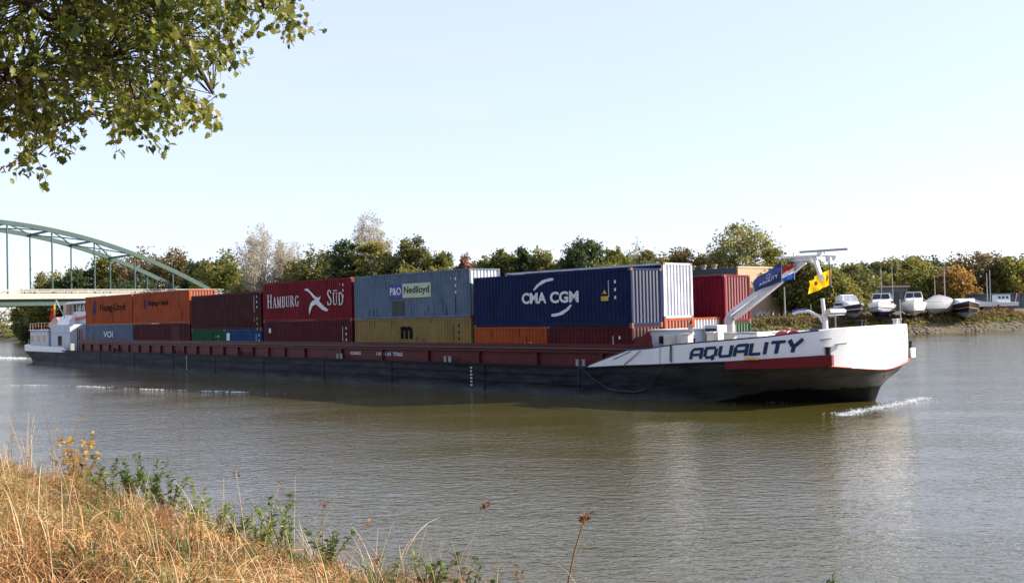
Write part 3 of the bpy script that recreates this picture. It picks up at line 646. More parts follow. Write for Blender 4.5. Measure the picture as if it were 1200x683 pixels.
# coaming with stiffeners
for s in (-1, 1):
    c = MB(); y0, y1 = sorted((s*4.98, s*5.08)); c.box(-76, 1.2, y0, y1, 1.5, 2.52); co = c.build('coaming', REDCOAM, barge)
    y0, y1 = sorted((s*4.95, s*5.22)); MB().box(-76.2, 1.3, y0, y1, 2.52, 2.72).build('coaming_top', REDCOAM, co, bevel=.01)
    y0, y1 = sorted((s*5.1, s*5.30)); MB().box(-76.2, 1.3, y0, y1, 2.455, 2.515).build('rub_rail', paint('worn_grey_edge', (.085, .082, .085), .5, .4, .4, (.12, .03, .02), .9), co)
    y0, y1 = sorted((s*5.08, s*5.24)); MB().box(-76, 1.2, y0, y1, 2.26, 2.40).build('waling', REDCOAM, co)
    us = list(np.arange(-75.5, -33, 2.45)) + list(np.arange(-31, 0, 4.85)); base = None
    if s < 0:
        for u in us:
            if base is None: base = MB().box(-.07, .07, -5.22, -5.08, 1.5, 2.26).mesh('stiffener'); base.materials.append(REDCOAM)
            link('stiffener', base, co, loc=(u, 0, 0))
put_text('0230025', PW, barge, -24.5, -5.10, 1.97, name='number_plate', height=.20, width=1.25, bold=.02)
put_text('110x11,45  T3262', PW, barge, -20.6, -5.10, 1.95, name='dimension_lettering', height=.26, width=2.9, bold=.02)
MB().prism([(.05,1.6),(.05,2.78),(.95,3.33),(1.15,3.33),(1.15,1.9)], -4.97, -4.85, 'y').build('coaming_bracket', REDCOAM, barge)
MB().box(.22, .34, -4.8, 4.9, 1.6, 2.6).build('hold_bulkhead', REDCOAM, barge)
MB().box(-76.4, -76.1, -5.0, 5.0, 1.5, 2.7).box(-76.1, .2, -4.95, 4.95, -.9, -.8).build('hold_floor', REDCOAM, barge)
# fittings along the side deck
for u in (-66, -52.5, -40, -26, -14.2, -3.2):
    mb = MB()
    for du in (-.22, .22): mb.tube([(u+du, -5.42, 1.53), (u+du, -5.42, 1.90)], .085, 8).tube([(u+du, -5.42, 1.90), (u+du, -5.42, 1.93)], .11, 8)
    mb.box(u-.4, u+.4, -5.55, -5.3, 1.53, 1.57); mb.build('double_bollard', GREYST if u > -30 else DARK, barge)
rp = MB()
rp.tube([(-3.0, -5.42, 1.95), (-3.0, -5.55, 1.75), (-3.0, -5.8, 1.5), (-3.05, -5.82, .55), (-3.0, -5.80, .12)], .022, 5)
rp.tube([(-3.0, -5.42, 1.9), (-2.9, -5.8, 1.58), (-1.9, -5.82, .95), (-1.0, -5.82, .52)], .022, 5); rp.build('mooring_rope', GREENROPE, barge)
mb = MB().tube([(-.95, -5.82, .5), (-.3, -5.84, .42), (.9, -5.80, .42), (1.5, -5.76, .55)], .08, 8); mb.build('fender_log', DARK, barge)
MB().tube([(1.5, -5.78, .55), (2.2, -5.80, 1.35), (2.7, -5.80, 1.84)], .018, 5).tube([(.1, -5.76, 1.75), (1.2, -5.79, 2.45)], .02, 5).tube([(3.0, -5.72, 2.76), (2.98, -5.76, 2.3), (2.95, -5.72, 1.95)], .03, 5).build('fender_rope', GREENROPE, barge)
# deckhouse and boxes behind the bulwark
dh = MB().box(.45, 2.2, -4.1, -1.3, 2.0, 3.36).build('deckhouse', paint('pale_blue_grey_paint', (.55, .60, .66), .5, .4, .06, grime=.1), barge, bevel=.03)
MB().box(.38, 2.27, -4.18, -1.22, 3.36, 3.43).build('roof', WHITE2, dh, bevel=.015)
w_ = MB().box(1.02, 1.50, -4.14, -4.09, 2.72, 3.10).build('window', GLASS, dh); MB().box(.97, 1.55, -4.13, -4.105, 2.67, 2.72).box(.97, 1.55, -4.13, -4.105, 3.10, 3.15).box(.97, 1.02, -4.13, -4.105, 2.72, 3.10).box(1.50, 1.55, -4.13, -4.105, 2.72, 3.10).build('frame', CREAM, w_)
MB().box(1.62, 2.10, -4.55, -4.12, 2.45, 3.16).build('vent_box', CREAM, barge, bevel=.03)
def ventilator(u, y, z0, z1, r, name='ventilator', mt=None):
    m_ = mt or CREAM
    v = MB().box(u-r, u+r, y-r, y+r, z0, z1).build(name, m_, barge, bevel=.03)
    MB().box(u-r-.03, u+r+.03, y-r-.03, y+r+.03, z1, z1+.05).build('vent_cap', WHITE2, v)
ventilator(2.95, -4.4, 2.0, 3.20, .22); ventilator(4.15, -4.0, 2.0, 3.26, .20); ventilator(4.75, -3.4, 2.0, 3.22, .22)
MB().box(2.35, 3.15, -2.2, -1.4, 2.0, 3.58).build('deck_locker', paint('grey_locker', (.55, .55, .56), .5), barge, bevel=.03)
MB().box(2.42, 3.08, -2.215, -2.19, 2.3, 3.42).build('locker_door', NAVYTRIM, barge)
MB().box(4.2, 5.6, -2.4, -.9, 2.0, 3.12).build('hatch', WHITE2, barge, bevel=.05)
MB().box(4.3, 5.5, -2.3, -1.0, 3.12, 3.22).build('hatch_lid', GREYST, barge, bevel=.02)
MB().box(5.9, 9.0, -1.9, 1.9, 2.0, 3.02).box(3.2, 5.4, .6, 3.4, 2.0, 3.15).build('winch_housing', WHITE2, barge, bevel=.06)
for u, y in ((7.4, -2.6), (7.4, 2.2)):
    wm = MB().tube([(u, y-.5, 2.9), (u, y+.5, 2.9)], .26, 14); 
    for dy in (-.5, .5): wm.tube([(u, y+dy-.04, 2.9), (u, y+dy+.04, 2.9)], .42, 16)
    wm.box(u-.4, u+.4, y-.7, y+.7, 2.0, 2.5); wm.build('anchor_winch', REDBR if y < 0 else GREYST, barge)
MB().beam((7.25, -2.9, 3.1), (7.75, -3.0, 3.42), .05, .05).build('winch_lever', REDBR, barge)
# ventilation mast with gooseneck, vertical posts and an added polished tube for the sun glint
MB().tube([(8.75,-1.6,2.0),(8.72,-1.6,3.8),(8.62,-1.6,4.0)], .13, 12).tube([(8.70,-1.6,3.9),(8.62,-1.6,4.75)], .09, 8).build('bow_mast', WHITE2, barge, smooth=30)
MB().tube([(8.72,-1.6,3.55),(8.5,-1.75,3.95),(8.1,-1.95,4.18),(7.7,-2.15,4.17),(7.45,-2.25,4.08)], .07, 10).build('gooseneck_vent', WHITE2, barge, smooth=30)
MB().tube([(8.0,-2.0,4.27),(7.45,-2.28,4.19)], .05, 8).build('vent_stripe', paint('blue_stripe', (.04, .10, .35), .4, grime=0), barge)
tk = MB().tube([(9.05,-1.9,4.12),(9.05,-.55,4.12)], .16, 18).build('polished_glint_tube', STEEL, barge, smooth=30)
MB().tube([(9.05,-1.25,2.0),(9.05,-1.25,4.0)], .035, 6).tube([(9.2,-2.6,2.2),(9.2,-2.6,3.9)], .03, 6).build('slim_post', GREYST, barge)
MB().tube([(10.35,2.45,2.0),(10.33,2.45,4.62)], .035, 6).build('bow_staff', GREYST, barge)
# folding mast
MB().tube([(2.32,0,1.9),(2.32,0,3.55)], .29, 16).build('mast_post', CREAM, barge, smooth=30)
MB().tube([(2.32,0,3.5),(2.33,0,3.8),(2.5,0,4.05),(2.75,0,4.2)], [.27,.27,.25,.22], 14).build('mast_elbow', GREYST, barge, smooth=30)
bm = MB(); a, b = Vector((2.6,0,4.05)), Vector((6.75,0,6.62)); d = (b-a).normalized(); pz = Vector((-d.z, 0, d.x))
sec = lambda p, h, w: [p + pz*h + Vector((0,w,0)), p + pz*h - Vector((0,w,0)), p - pz*h - Vector((0,w,0)), p - pz*h + Vector((0,w,0))]
bm.loft([sec(a, .28, .16), sec(a.lerp(b,.5), .24, .14), sec(b, .18, .12)], close=True); boom = bm.build('mast_boom', paint('light_grey_boom_paint', (.62, .63, .66), .45, .5, .06, grime=.1), barge, bevel=.02)
MB().tube([(2.62,-.26,4.02),(4.3,-.28,5.02)], .05, 8).build('hydraulic_ram', STEEL, boom)
MB().box(5.6, 7.8, -.25, .25, 6.78, 6.86).box(6.3, 7.2, -.2, .2, 6.6, 6.78).tube([(5.5,-.1,6.82),(5.2,-.1,6.86)], .05, 6).build('mast_platform', WHITE2, barge)
MB().tube([(5.75,-.2,6.86),(5.75,-.2,7.18)], .03, 6).tube([(5.45,.2,6.82),(5.45,.2,7.05)], .06, 8).tube([(6.1,.2,6.86),(6.1,.2,7.08)], .07, 8).build('masthead_lamps', WHITE2, barge)
MB().box(6.55, 9.1, -.07, .07, 6.99, 7.10).build('radar_scanner', GREYST, barge, bevel=.02)
MB().tube([(7.6,0,6.86),(7.6,0,7.0)], .12, 10).build('radar_motor', WHITE2, barge)
MB().beam((7.35,-.1,6.78), (7.78,-.1,5.62), .18, .14).beam((7.0,0,6.62), (7.5,0,6.35), .1, .1).build('mast_strut', WHITE2, barge)
MB().beam((7.8,0,6.80), (8.5,0,6.72), .10, .08).tube([(8.0,0,6.75),(8.0,0,6.5)], .08, 8).tube([(8.35,0,6.72),(8.35,0,6.55)], .09, 8).tube([(7.8,.1,6.86),(7.8,.1,7.05)], .04, 6).build('lamp_bracket', WHITE2, barge)
MB().tube([(8.11,0,6.75),(8.10,0,4.92)], .022, 6).tube([(8.10,0,4.92),(8.10,0,4.80)], .06, 8).build('signal_halyard', DARK, barge)
MB().tube([(6.3,-.25,6.6),(6.3,-.25,6.1)], .10, 8).build('loudhailer', DARK, barge)
# stern
SB = [(-78.9,5.74,1.52),(-80,5.74,1.92),(-84,5.74,1.95),(-88,5.66,1.98),(-91.5,5.58,2.02),(-94.0,5.30,2.06),(-95.4,4.5,2.1),(-96.2,3.0,2.12),(-96.5,1.5,2.12),(-96.5,0,2.12)]
tp_, bt_ = mir(SB), mir([(a, b, 1.36+(.12 if a > -80 else 0)) for a, b, c in SB])
secs = [[(b[0],-b[1],b[2]), (t_[0],-t_[1],t_[2]), (t_[0]+(.15 if t_[0] < -93 else 0), -t_[1]*.975, t_[2]), (b[0]+(.15 if b[0] < -93 else 0), -b[1]*.975, b[2])] for t_, b in zip(tp_, bt_)]
MB().loft(secs, close=True).build('stern_bulwark', WHITE, barge, smooth=35)
MB().box(-94, -79, -5.0, 5.0, 1.3, 1.42).build('aft_deck', REDCOAM, barge)
SH = paint('stern_house_white', (.46, .50, .56), .5, .4, .08, (.25, .16, .1), .3, grime=.2)
a1 = MB().box(-93.2, -86.9, -4.9, 4.9, 1.42, 3.72).build('cabin', SH, barge, bevel=.05)
for u in (-92.3, -90.1, -88.2):
    w_ = MB().box(u-.5, u+.35, -4.94, -4.88, 2.35, 3.25).build('window', GLASSY, a1); MB().box(u-.58, u+.43, -4.93, -4.895, 2.27, 2.35).box(u-.58, u+.43, -4.93, -4.895, 3.25, 3.33).box(u-.58, u-.51, -4.93, -4.895, 2.35, 3.25).box(u+.36, u+.43, -4.93, -4.895, 2.35, 3.25).build('frame', WHITE, w_)
MB().box(-93.4, -86.7, -5.05, 5.05, 3.72, 3.80).build('cabin_roof', WHITE2, barge, bevel=.02)
a2 = MB().box(-86.0, -80.0, -4.9, 4.9, 1.42, 4.35).build('engine_room_house', SH, barge, bevel=.05)
w_ = MB().box(-83.6, -82.4, -4.94, -4.88, 2.0, 3.1).build('window', GLASS, a2); MB().box(-83.75, -82.25, -4.93, -4.895, 1.9, 2.0).box(-83.75, -82.25, -4.93, -4.895, 3.1, 3.22).box(-83.75, -83.62, -4.93, -4.895, 2.0, 3.1).box(-82.38, -82.25, -4.93, -4.895, 2.0, 3.1).build('frame', CREAM, w_)
MB().box(-86.0, -80.0, -4.92, -4.90, 3.36, 3.44).build('rain_strip', GREYST, a2)
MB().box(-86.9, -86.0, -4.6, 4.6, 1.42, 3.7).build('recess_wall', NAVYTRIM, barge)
ly = -3.4
MB().loft([[(u, ly-.8*q, 4.35), (u, ly+1.3*q, 4.35), (u, ly+1.1*q, z-.25), (u, ly+.5*q, z), (u, ly-.2*q, z), (u, ly-.65*q, z-.3)] for u, q, z in ((-87.0,.55,4.75), (-86.5,.8,5.1), (-85.6,1,5.4), (-83.4,1,5.42), (-82.7,.85,5.2))], close=True).build('upper_housing', WHITE2, barge, smooth=50)
MB().box(-86.0, -79.5, -2.2, 4.9, 1.42, 4.35).box(-84.8, -79.4, -3.0, 3.0, 4.36, 4.5).build('engine_casing', SH, barge)
wh = MB().box(-84.6, -79.8, -3.0, 3.0, 4.5, 5.75).build('wheelhouse', WHITE2, barge, bevel=.05)
MB().box(-84.4, -80.0, -2.9, 2.9, 5.75, 6.62).build('window_band', GLASS, wh)
MB().box(-85.0, -79.4, -3.4, 3.4, 6.62, 6.88).build('wheelhouse_roof', WHITE2, barge, bevel=.05)
for u in (-84.5, -83.3, -82.2, -81.05, -79.95): MB().box(u-.09, u+.09, -2.97, -2.88, 5.75, 6.62).build('window_post', WHITE2, wh)
MB().box(-86.1, -85.2, -3.5, -2.7, 4.35, 6.75).build('funnel_casing', paint('beige_casing', (.45, .38, .30), .5, .4, .12), barge, bevel=.04)
MB().beam((-84.4,-3.30,4.75), (-78.6,-3.30,5.25), .1, .26).beam((-84.4,-3.30,4.75),(-84.4,-3.30,5.7), .3, .1).build('red_stripe', REDBR, barge)
MB().box(-79.9, -77.6, -3.2, 3.2, 1.5, 4.6).build('wheelhouse_column', paint('dark_teal_shade', (.03, .06, .055), .6), barge)  # dark teal puts the dim interior below the wheelhouse into the colour
MB().tube([(-83,0,6.88),(-83,0,8.0)], .05, 6).tube([(-81,-1.5,6.88),(-81,-1.5,7.3)], .03, 6).build('antenna', GREYST, barge)
MB().box(-83.9, -82.1, -.08, .08, 7.5, 7.62).build('radar_scanner', WHITE2, barge)
mb = MB()
for u in (-79.6, -79.0, -78.4): mb.tube([(u, -4.2, 1.5), (u, -4.2, 3.9)], .05, 6)
for z in (2.2, 2.9, 3.6): mb.tube([(-79.6, -4.2, z), (-78.4, -4.2, z)], .035, 6)
mb.build('ladder_frame', REDCOAM, barge)
mb = MB()
for u in np.arange(-93, -86.9, 1.0): mb.tube([(u, -4.95, 3.8), (u, -4.95, 4.55)], .025, 5)
mb.tube([(-93, -4.95, 4.55), (-86.9, -4.95, 4.6)], .03, 5).tube([(-93, -4.95, 4.2), (-86.9, -4.95, 4.22)], .02, 5); mb.build('roof_railing', paint('salmon_railing', (.45, .25, .2), .5), barge)
MB().tube([(-83.9,-4.0,5.0),(-85.1,-4.6,7.1)], .07, 8).build('stern_light_mast', GREYST, barge)
mb = MB()
for u in (-79.9, -79.0, -77.8): mb.tube([(u,-5.5,1.53),(u,-5.5,2.35)], .025, 5)
mb.tube([(-79.9,-5.5,2.35),(-77.8,-5.5,2.35)], .025, 5).box(-79.6,-78.6,-5.3,-4.9,1.5,2.3); mb.build('side_railing', GREYST, barge)
# ------------------------------------------------------------------ containers
def cpaint(name, col, gloss=0, **k): return paint('container_' + name + ('_end' if gloss else ''), [x*.62 for x in col] if name != 'white' else col, rough=.40 if gloss else .55, spec=.4 if gloss else .10, coat=1.0 if gloss else 0, wear=.24, rust=k.get('rust', (.10, .045, .025)), rust_amt=k.get('ra', .45), grime=k.get('gr', .07), scale=(.8, .8, .5))
CSPEC = dict(navy=((.008, .022, .095), dict(ra=.15)), steel=((.17, .24, .34), dict(ra=.5)), red=((.24, .008, .022), dict(ra=.1)),
          brown=((.075, .014, .018), {}), orange=((.50, .098, .026), dict(ra=.25)), ochre=((.34, .24, .085), dict(ra=.4)),
          green=((.006, .11, .035), {}), blue=((.010, .085, .24), {}), grey=((.15, .21, .30), dict(ra=.2)),
          white=((.50, .51, .57), dict(ra=.2, gr=.1)), maroon=((.10, .014, .020), {}), crimson=((.28, .015, .022), dict(ra=.1)))
CP = {k: cpaint(k, c, **d) for k, (c, d) in CSPEC.items()}
CPE = {k: cpaint(k, c, gloss=1, **d) for k, (c, d) in CSPEC.items()}
CAST = paint('container_fittings', (.20, .07, .045), .5, .4, .3, (.2, .06, .03), .7)
_cm = {}
RUSTS = paint('dark_rust_streak', (.045, .028, .022), .8, .1, .4, grime=0)
def corr(length, height, depth, pitch, n=None):
    """corrugated sheet in the x-z plane, outer face at y=0, valleys going to +y"""
    n = max(2, round(length/pitch)); p = length/n; xs = [0]; ys = [0]
    prof = [(.42, 0), (.56, depth), (.86, depth), (1.0, 0)]
    for i in range(n):
        for a, d in prof: xs.append((i+a)*p); ys.append(d)
    mb = MB(); vs = [(x, y, 0) for x, y in zip(xs, ys)] + [(x, y, height) for x, y in zip(xs, ys)]; m_ = len(xs)
    mb.add(vs, [(i, i+1, m_+i+1, m_+i) for i in range(m_-1)]); return mb
def xf(mb, f): mb.v = [f(*p) for p in mb.v]; return mb
def container(u_front, row_y, z, L_, H, col, label, endcol=None, roof=None, group=None, posts=None, text=None):
    """a box whose near long side stands at y=row_y, front end at u_front"""
    p = W(u_front - L_/2, row_y + 1.219, z)
    c = empty('shipping_container', p, -TH, label, 'container', group)
    key = (L_, H); hl = L_/2; hw = 1.219
    if key not in _cm:
        fr = MB()
        for x in (-hl, hl-.14):
            for y in (-hw, hw-.14): fr.box(x, x+.14, y, y+.14, .118, H-.118)
        for z0, z1 in ((.0+.006, .13), (H-.11, H-.006)):
            for y in (-hw+.005, hw-.065): fr.box(-hl+.17, hl-.17, y, y+.06, z0, z1)
            for x in (-hl+.005, hl-.065): fr.box(x, x+.06, -hw+.17, hw-.17, z0, z1)
        ca = MB()
        for x in (-hl-.004, hl-.174):
            for y in (-hw-.004, hw-.154):
                for z0 in (0, H-.118): ca.box(x, x+.178, y, y+.158, z0, z0+.118)
        sd = xf(corr(L_-.34, H-.25, .036, .278), lambda x, y, zz: (x-hl+.17, y-hw+.012, zz+.13))
        sd2 = xf(corr(L_-.34, H-.25, .036, .278), lambda x, y, zz: (-x+hl-.17, hw-.012-y, zz+.13))
        en = xf(corr(2*hw-.30, H-.25, .058, .262), lambda x, y, zz: (hl-.018-y, x-hw+.15, zz+.13))
        en2 = xf(corr(2*hw-.30, H-.25, .058, .262), lambda x, y, zz: (-hl+.018+y, hw-.15-x, zz+.13))
        rf = xf(corr(L_-.3, 2*hw-.15, .02, .21), lambda x, y, zz: (x-hl+.15, zz-hw+.075, H-.02-y))
        fl = MB().box(-hl+.07, hl-.07, -hw+.07, hw-.07, .12, .15)
        _cm[key] = [(n, b.mesh(n)) for n, b in (('frame', fr), ('corner_castings', ca), ('side_panel', sd), ('side_panel', sd2), ('end_panel', en), ('end_panel', en2), ('roof_panel', rf), ('floor', fl))]
        for n, m_ in _cm[key]: m_.materials.append(CAST)
    for n, m_ in _cm[key]:
        o = link(n, m_, c)
        if n == 'corner_castings': o['kind'] = 'stuff'
        o.material_slots[0].link = 'OBJECT'
        o.material_slots[0].material = CAST if n == 'corner_castings' else CPE[endcol or col] if n == 'end_panel' else CP[roof or col] if n == 'roof_panel' else (CP[posts] if posts and n == 'frame' else CP[col])
    g = np.random.default_rng(int(abs(u_front*7 + z*31))); sk = MB()
    if row_y < -4:
        for k in range(int(L_*1.6)):
            x = g.uniform(-hl+.3, hl-.3); low = g.uniform() < .65; ln = g.uniform(.08, .55)*(1 if g.uniform() < .8 else 2); z0 = .14 if low else H-.12-ln; w_ = g.uniform(.02, .06)
            if g.uniform() < .3: z0 = g.uniform(.2, H-.9)
            sk.box(x, x+w_, -hw+.0005+.002*(k % 3), -hw+.02, z0, z0+ln)
        tag(sk.build('rust_streaks', RUSTS, c), kind='stuff')
    return c, hl, hw, H
ZT = [6.55, 7.15, 7.15, 6.55, 7.15, 7.15]; gaps = [.33, .37, .41, .39, .30]
us = [0.0]
for g_ in gaps: us.append(us[-1] - 12.192 - g_)
HC, ST, L40, L20 = 2.896, 2.591, 12.192, 6.058; YN = -4.97
G1 = 'containers along the near side of the stack'
def marks(c, hl, hw, H, mt, x=None, n=8, z=None):
    """small unreadable code lines painted down the right end of the panel"""
    mb = MB(); x = hl-.75 if x is None else x; z = H*.80 if z is None else z
    for k in range(n):
        mb.box(x, x+.05, -hw-.002, -hw+.02, z-.11*k-.07, z-.11*k)
    for k in range(3): mb.box(x+.42, x+.52, -hw-.002, -hw+.02, z-.4*k-.16, z-.4*k)
    tag(mb.build('small_marks', mt, c), kind='stuff')
def arcpoly(cx, cz, pts): return [(cx+a, cz+b) for a, b in pts]
# bay 1: navy
c, hl, hw, H = container(us[0], YN, ZT[0]-HC, L40, HC, 'navy', 'navy blue container with big white lettering CMA CGM', text=1)
put_text('CMA', PW, c, -.95, -hw-.004, 1.56, height=.62, width=1.95, bold=.035); put_text('CGM', PW, c, 1.38, -hw-.004, 1.56, height=.62, width=2.15, bold=.035)
MB().prism([(-1.0,2.02),(-.72,2.28),(-.25,2.52),(.35,2.62),(.62,2.60),(.60,2.48),(.05,2.42),(-.5,2.22),(-.9,1.98)], -hw-.012, -hw-.002, 'y').build('upper_swoosh', PW, c)
MB().prism([(1.95,1.12),(1.72,.86),(1.25,.62),(.65,.52),(.38,.54),(.40,.66),(.95,.72),(1.5,.92),(1.85,1.16)], -hw-.012, -hw-.002, 'y').build('lower_swoosh', PW, c)
marks(c, hl, hw, H, PW, x=4.55)
MB().prism([(4.05,1.28),(4.05,1.52),(4.55,1.52),(4.55,1.28)], -hw-.012, -hw-.002, 'y').prism([(4.15,1.64),(4.45,1.64),(4.30,1.86)], -hw-.012, -hw-.002, 'y').build('warning_sticker', paint('ochre_sticker', (.55, .33, .04), .5, grime=.1), c)
zl = ZT[0]-HC-.012
c, hl, hw, H = container(us[0], YN, zl-ST, L20, ST, 'maroon', 'dark maroon short container below the navy one, beside the white bow')
marks(c, hl, hw, H, PW, x=1.7, n=10)
c, hl, hw, H = container(us[0]-6.13, YN, zl-ST, L20, ST, 'orange', 'orange short container below the left half of the navy one')
put_text('Hapag-Lloyd', PBLU, c, -.9, -hw-.004, 1.35, height=.5, width=2.6, bold=.02)
marks(c, hl, hw, H, paint('yellow_mark', (.6,.4,.05), .5), x=1.3, n=3, z=1.75)
# bay 2: steel blue over ochre
c, hl, hw, H = container(us[1], YN, ZT[1]-HC, L40, HC, 'steel', 'steel blue container with a blue and pale green P&O Nedlloyd sign', endcol='white', posts='steel')
MB().box(-2.05, -.62, -hw-.010, -hw+.002, 1.30, 2.20).build('blue_sign_panel', paint('royal_blue_sign', (.012, .025, .22), .5, grime=.05), c)
MB().box(-.60, 2.35, -hw-.010, -hw+.002, 1.30, 2.20).build('pale_sign_panel', paint('pale_green_sign', (.42, .50, .34), .5), c)
put_text('P&O', PW, c, -1.33, -hw-.016, 1.75, height=.48, width=1.2, bold=.015); put_text('Nedlloyd', PBLK, c, .88, -hw-.016, 1.74, height=.58, width=2.6, bold=.015)
MB().box(-1.75, -.40, -hw-.004, -hw+.004, .18, 1.12).build('dark_patch', paint('dark_repair_patch', (.05, .05, .055), .7, .3, .4, (.13, .05, .03), .8), c)
marks(c, hl, hw, H, PW, x=4.3, n=1, z=2.4)
c, hl, hw, H = container(us[1], YN, ZT[1]-HC-.012-HC, L40, HC, 'ochre', 'ochre yellow container with a black letter m')
put_text('m', PBLK, c, -.25, -hw-.004, 2.0, height=.80, width=1.25, bold=.05); marks(c, hl, hw, H, PBLK, x=4.5, n=9, z=2.5)
# bay 3: red over brown
c, hl, hw, H = container(us[2], YN, ZT[2]-HC, L40, HC, 'red', 'red container with white HAMBURG SÜD lettering and a white bird')
segs, wd = serif_text('Hamburg', 1.02, .80); k_ = 4.75/wd; mb = strokes([(a[0]*k_, a[1], a[2]*k_, a[3], a[4]*.85) for a in segs], .1); xf(mb, lambda x, y, z: (x-5.45, y-hw-.002, z+.98+.012*x)); mb.build('lettering', PW, c)
segs, wd = serif_text('Süd', 1.10, .80); k_ = 2.25/wd; mb = strokes([(a[0]*k_, a[1], a[2]*k_, a[3], a[4]*.85) for a in segs], .1); xf(mb, lambda x, y, z: (x+3.0, y-hw-.002, z+1.02)); mb.build('lettering', PW, c)
bird = MB().prism([(.05,2.28),(.45,2.30),(1.0,1.98),(1.55,1.66),(1.95,1.60),(2.18,1.74),(2.12,1.52),(1.98,1.42),(2.05,1.30),(2.6,.98),(3.15,.72),(3.0,.60),(2.4,.72),(1.9,.98),(1.55,1.14),(1.1,1.04),(.85,.75),(.62,.42),(.58,.80),(.78,1.20),(1.15,1.42),(1.45,1.44),(1.15,1.66),(.72,1.98),(.3,2.16),(.04,2.18)], -hw-.012, -hw-.001, 'y'); bird.build('bird_emblem', PW, c)
marks(c, hl, hw, H, PW, x=4.6, n=1, z=2.5)
c, hl, hw, H = container(us[2], YN, ZT[2]-HC-.012-HC, L40, HC, 'maroon', 'dark brown container under the red one with the bird emblem')
marks(c, hl, hw, H, PW, x=4.9, n=9, z=2.4); MB().box(-5.3, -5.0, -hw-.005, -hw+.01, 2.0, 2.35).build('small_plate', PW, c)
# bay 4: brown over green and blue
c, hl, hw, H = container(us[3], YN, ZT[3]-HC, L40, HC, 'brown', 'plain brown container at the upper level left of the red one')
marks(c, hl, hw, H, PW, x=5.0, n=12, z=2.6); marks(c, hl, hw, H, paint('yellow_mark', (.6,.4,.05), .5), x=5.0, n=3, z=.9)
zl = ZT[3]-HC-.012
c, hl, hw, H = container(us[3], YN, zl-ST, L20, ST, 'blue', 'blue short container under the brown one'); MB().box(-2.7, -2.2, -hw-.006, -hw+.01, 1.7, 2.3).build('white_label', PW, c); marks(c, hl, hw, H, PW, x=2.2, n=6, z=2.2)
c, hl, hw, H = container(us[3]-6.13, YN, zl-ST, L20, ST, 'green', 'green short container under the brown one'); marks(c, hl, hw, H, PW, x=1.5, n=2, z=2.1)
# bay 5, 6: orange
def globe(c, x, z, s, hw):
    MB().prism([(x-.30*s,z-.75*s),(x-.42*s,z-.2*s),(x-.30*s,z+.45*s),(x+.05*s,z+.85*s),(x+.42*s,z+.8*s),(x+.38*s,z+.5*s),(x+.10*s,z+.45*s),(x+.40*s,z+.2*s),(x+.10*s,z+.05*s),(x+.36*s,z-.3*s),(x+.25*s,z-.72*s),(x,z-.85*s)], -hw-.010, -hw-.001, 'y').build('emblem', PBLU, c)
c, hl, hw, H = container(us[4], YN, ZT[4]-HC, L40, HC, 'orange', 'second orange container from the wheelhouse, with smaller Hapag-Lloyd lettering', endcol='orange')
globe(c, -3.4, 1.85, .55, hw); put_text('Hapag-Lloyd', PBLK, c, -.5, -hw-.004, 1.85, height=.62, width=4.4, bold=.012)
c, hl, hw, H = container(us[4], YN, ZT[4]-HC-.012-HC, L40, HC, 'maroon', 'brown container below the orange one with smaller lettering')
MB().box(2.5, 4.2, -hw-.002, -hw+.006, 1.2, 2.7).build('dark_patch', MATS['container_brown'], c)
c, hl, hw, H = container(us[5], YN, ZT[5]-HC, L40, HC, 'orange', 'orange container nearest the wheelhouse, with large Hapag-Lloyd lettering')
globe(c, -3.6, 1.75, .85, hw); put_text('Hapag-Lloyd', PBLK, c, 1.2, -hw-.004, 1.62, height=.95, width=6.4, bold=.012)
c, hl, hw, H = container(us[5], YN, ZT[5]-HC-.012-HC, L40, HC, 'grey', 'blue grey container below the orange one nearest the wheelhouse')
put_text('VOI', PW, c, 0, -hw-.004, 1.92, height=.6, width=2.4, bold=.01)
# second, third and fourth rows where the stack lets them show
Y2, Y3, Y4 = -2.47, .02, 2.50
container(us[0]+.06, Y2, 6.85-HC, L40, HC, 'navy', 'tall navy container with a pale end standing behind the one marked CMA CGM', endcol='white', posts='white')
container(us[0]+.06, Y2, 6.85-HC-.012-HC, L40, HC, 'orange', 'orange framed container below the pale ended one', endcol='orange')
container(us[0], Y3, 3.95-HC, L40, HC, 'white', 'white container low in the hold behind the deckhouse', posts='orange')
container(us[0]+.30, Y4, 3.66, L40, ST, 'red', 'bright red container on the far side of the stack in front of the brick building', endcol='crimson')
container(us[0]+.30, Y4, 3.648-ST, L40, ST, 'green', 'green container under the bright red one on the far side')
container(us[3], Y2, 6.75-HC, L40, HC, 'crimson', 'crimson container just showing its roof behind the plain brown one')
container(us[1], Y2, 6.5-HC, L40, HC, 'brown', 'brown container hidden behind the steel blue one except for its roof edge')
MB_ = None
#@@MORE@@

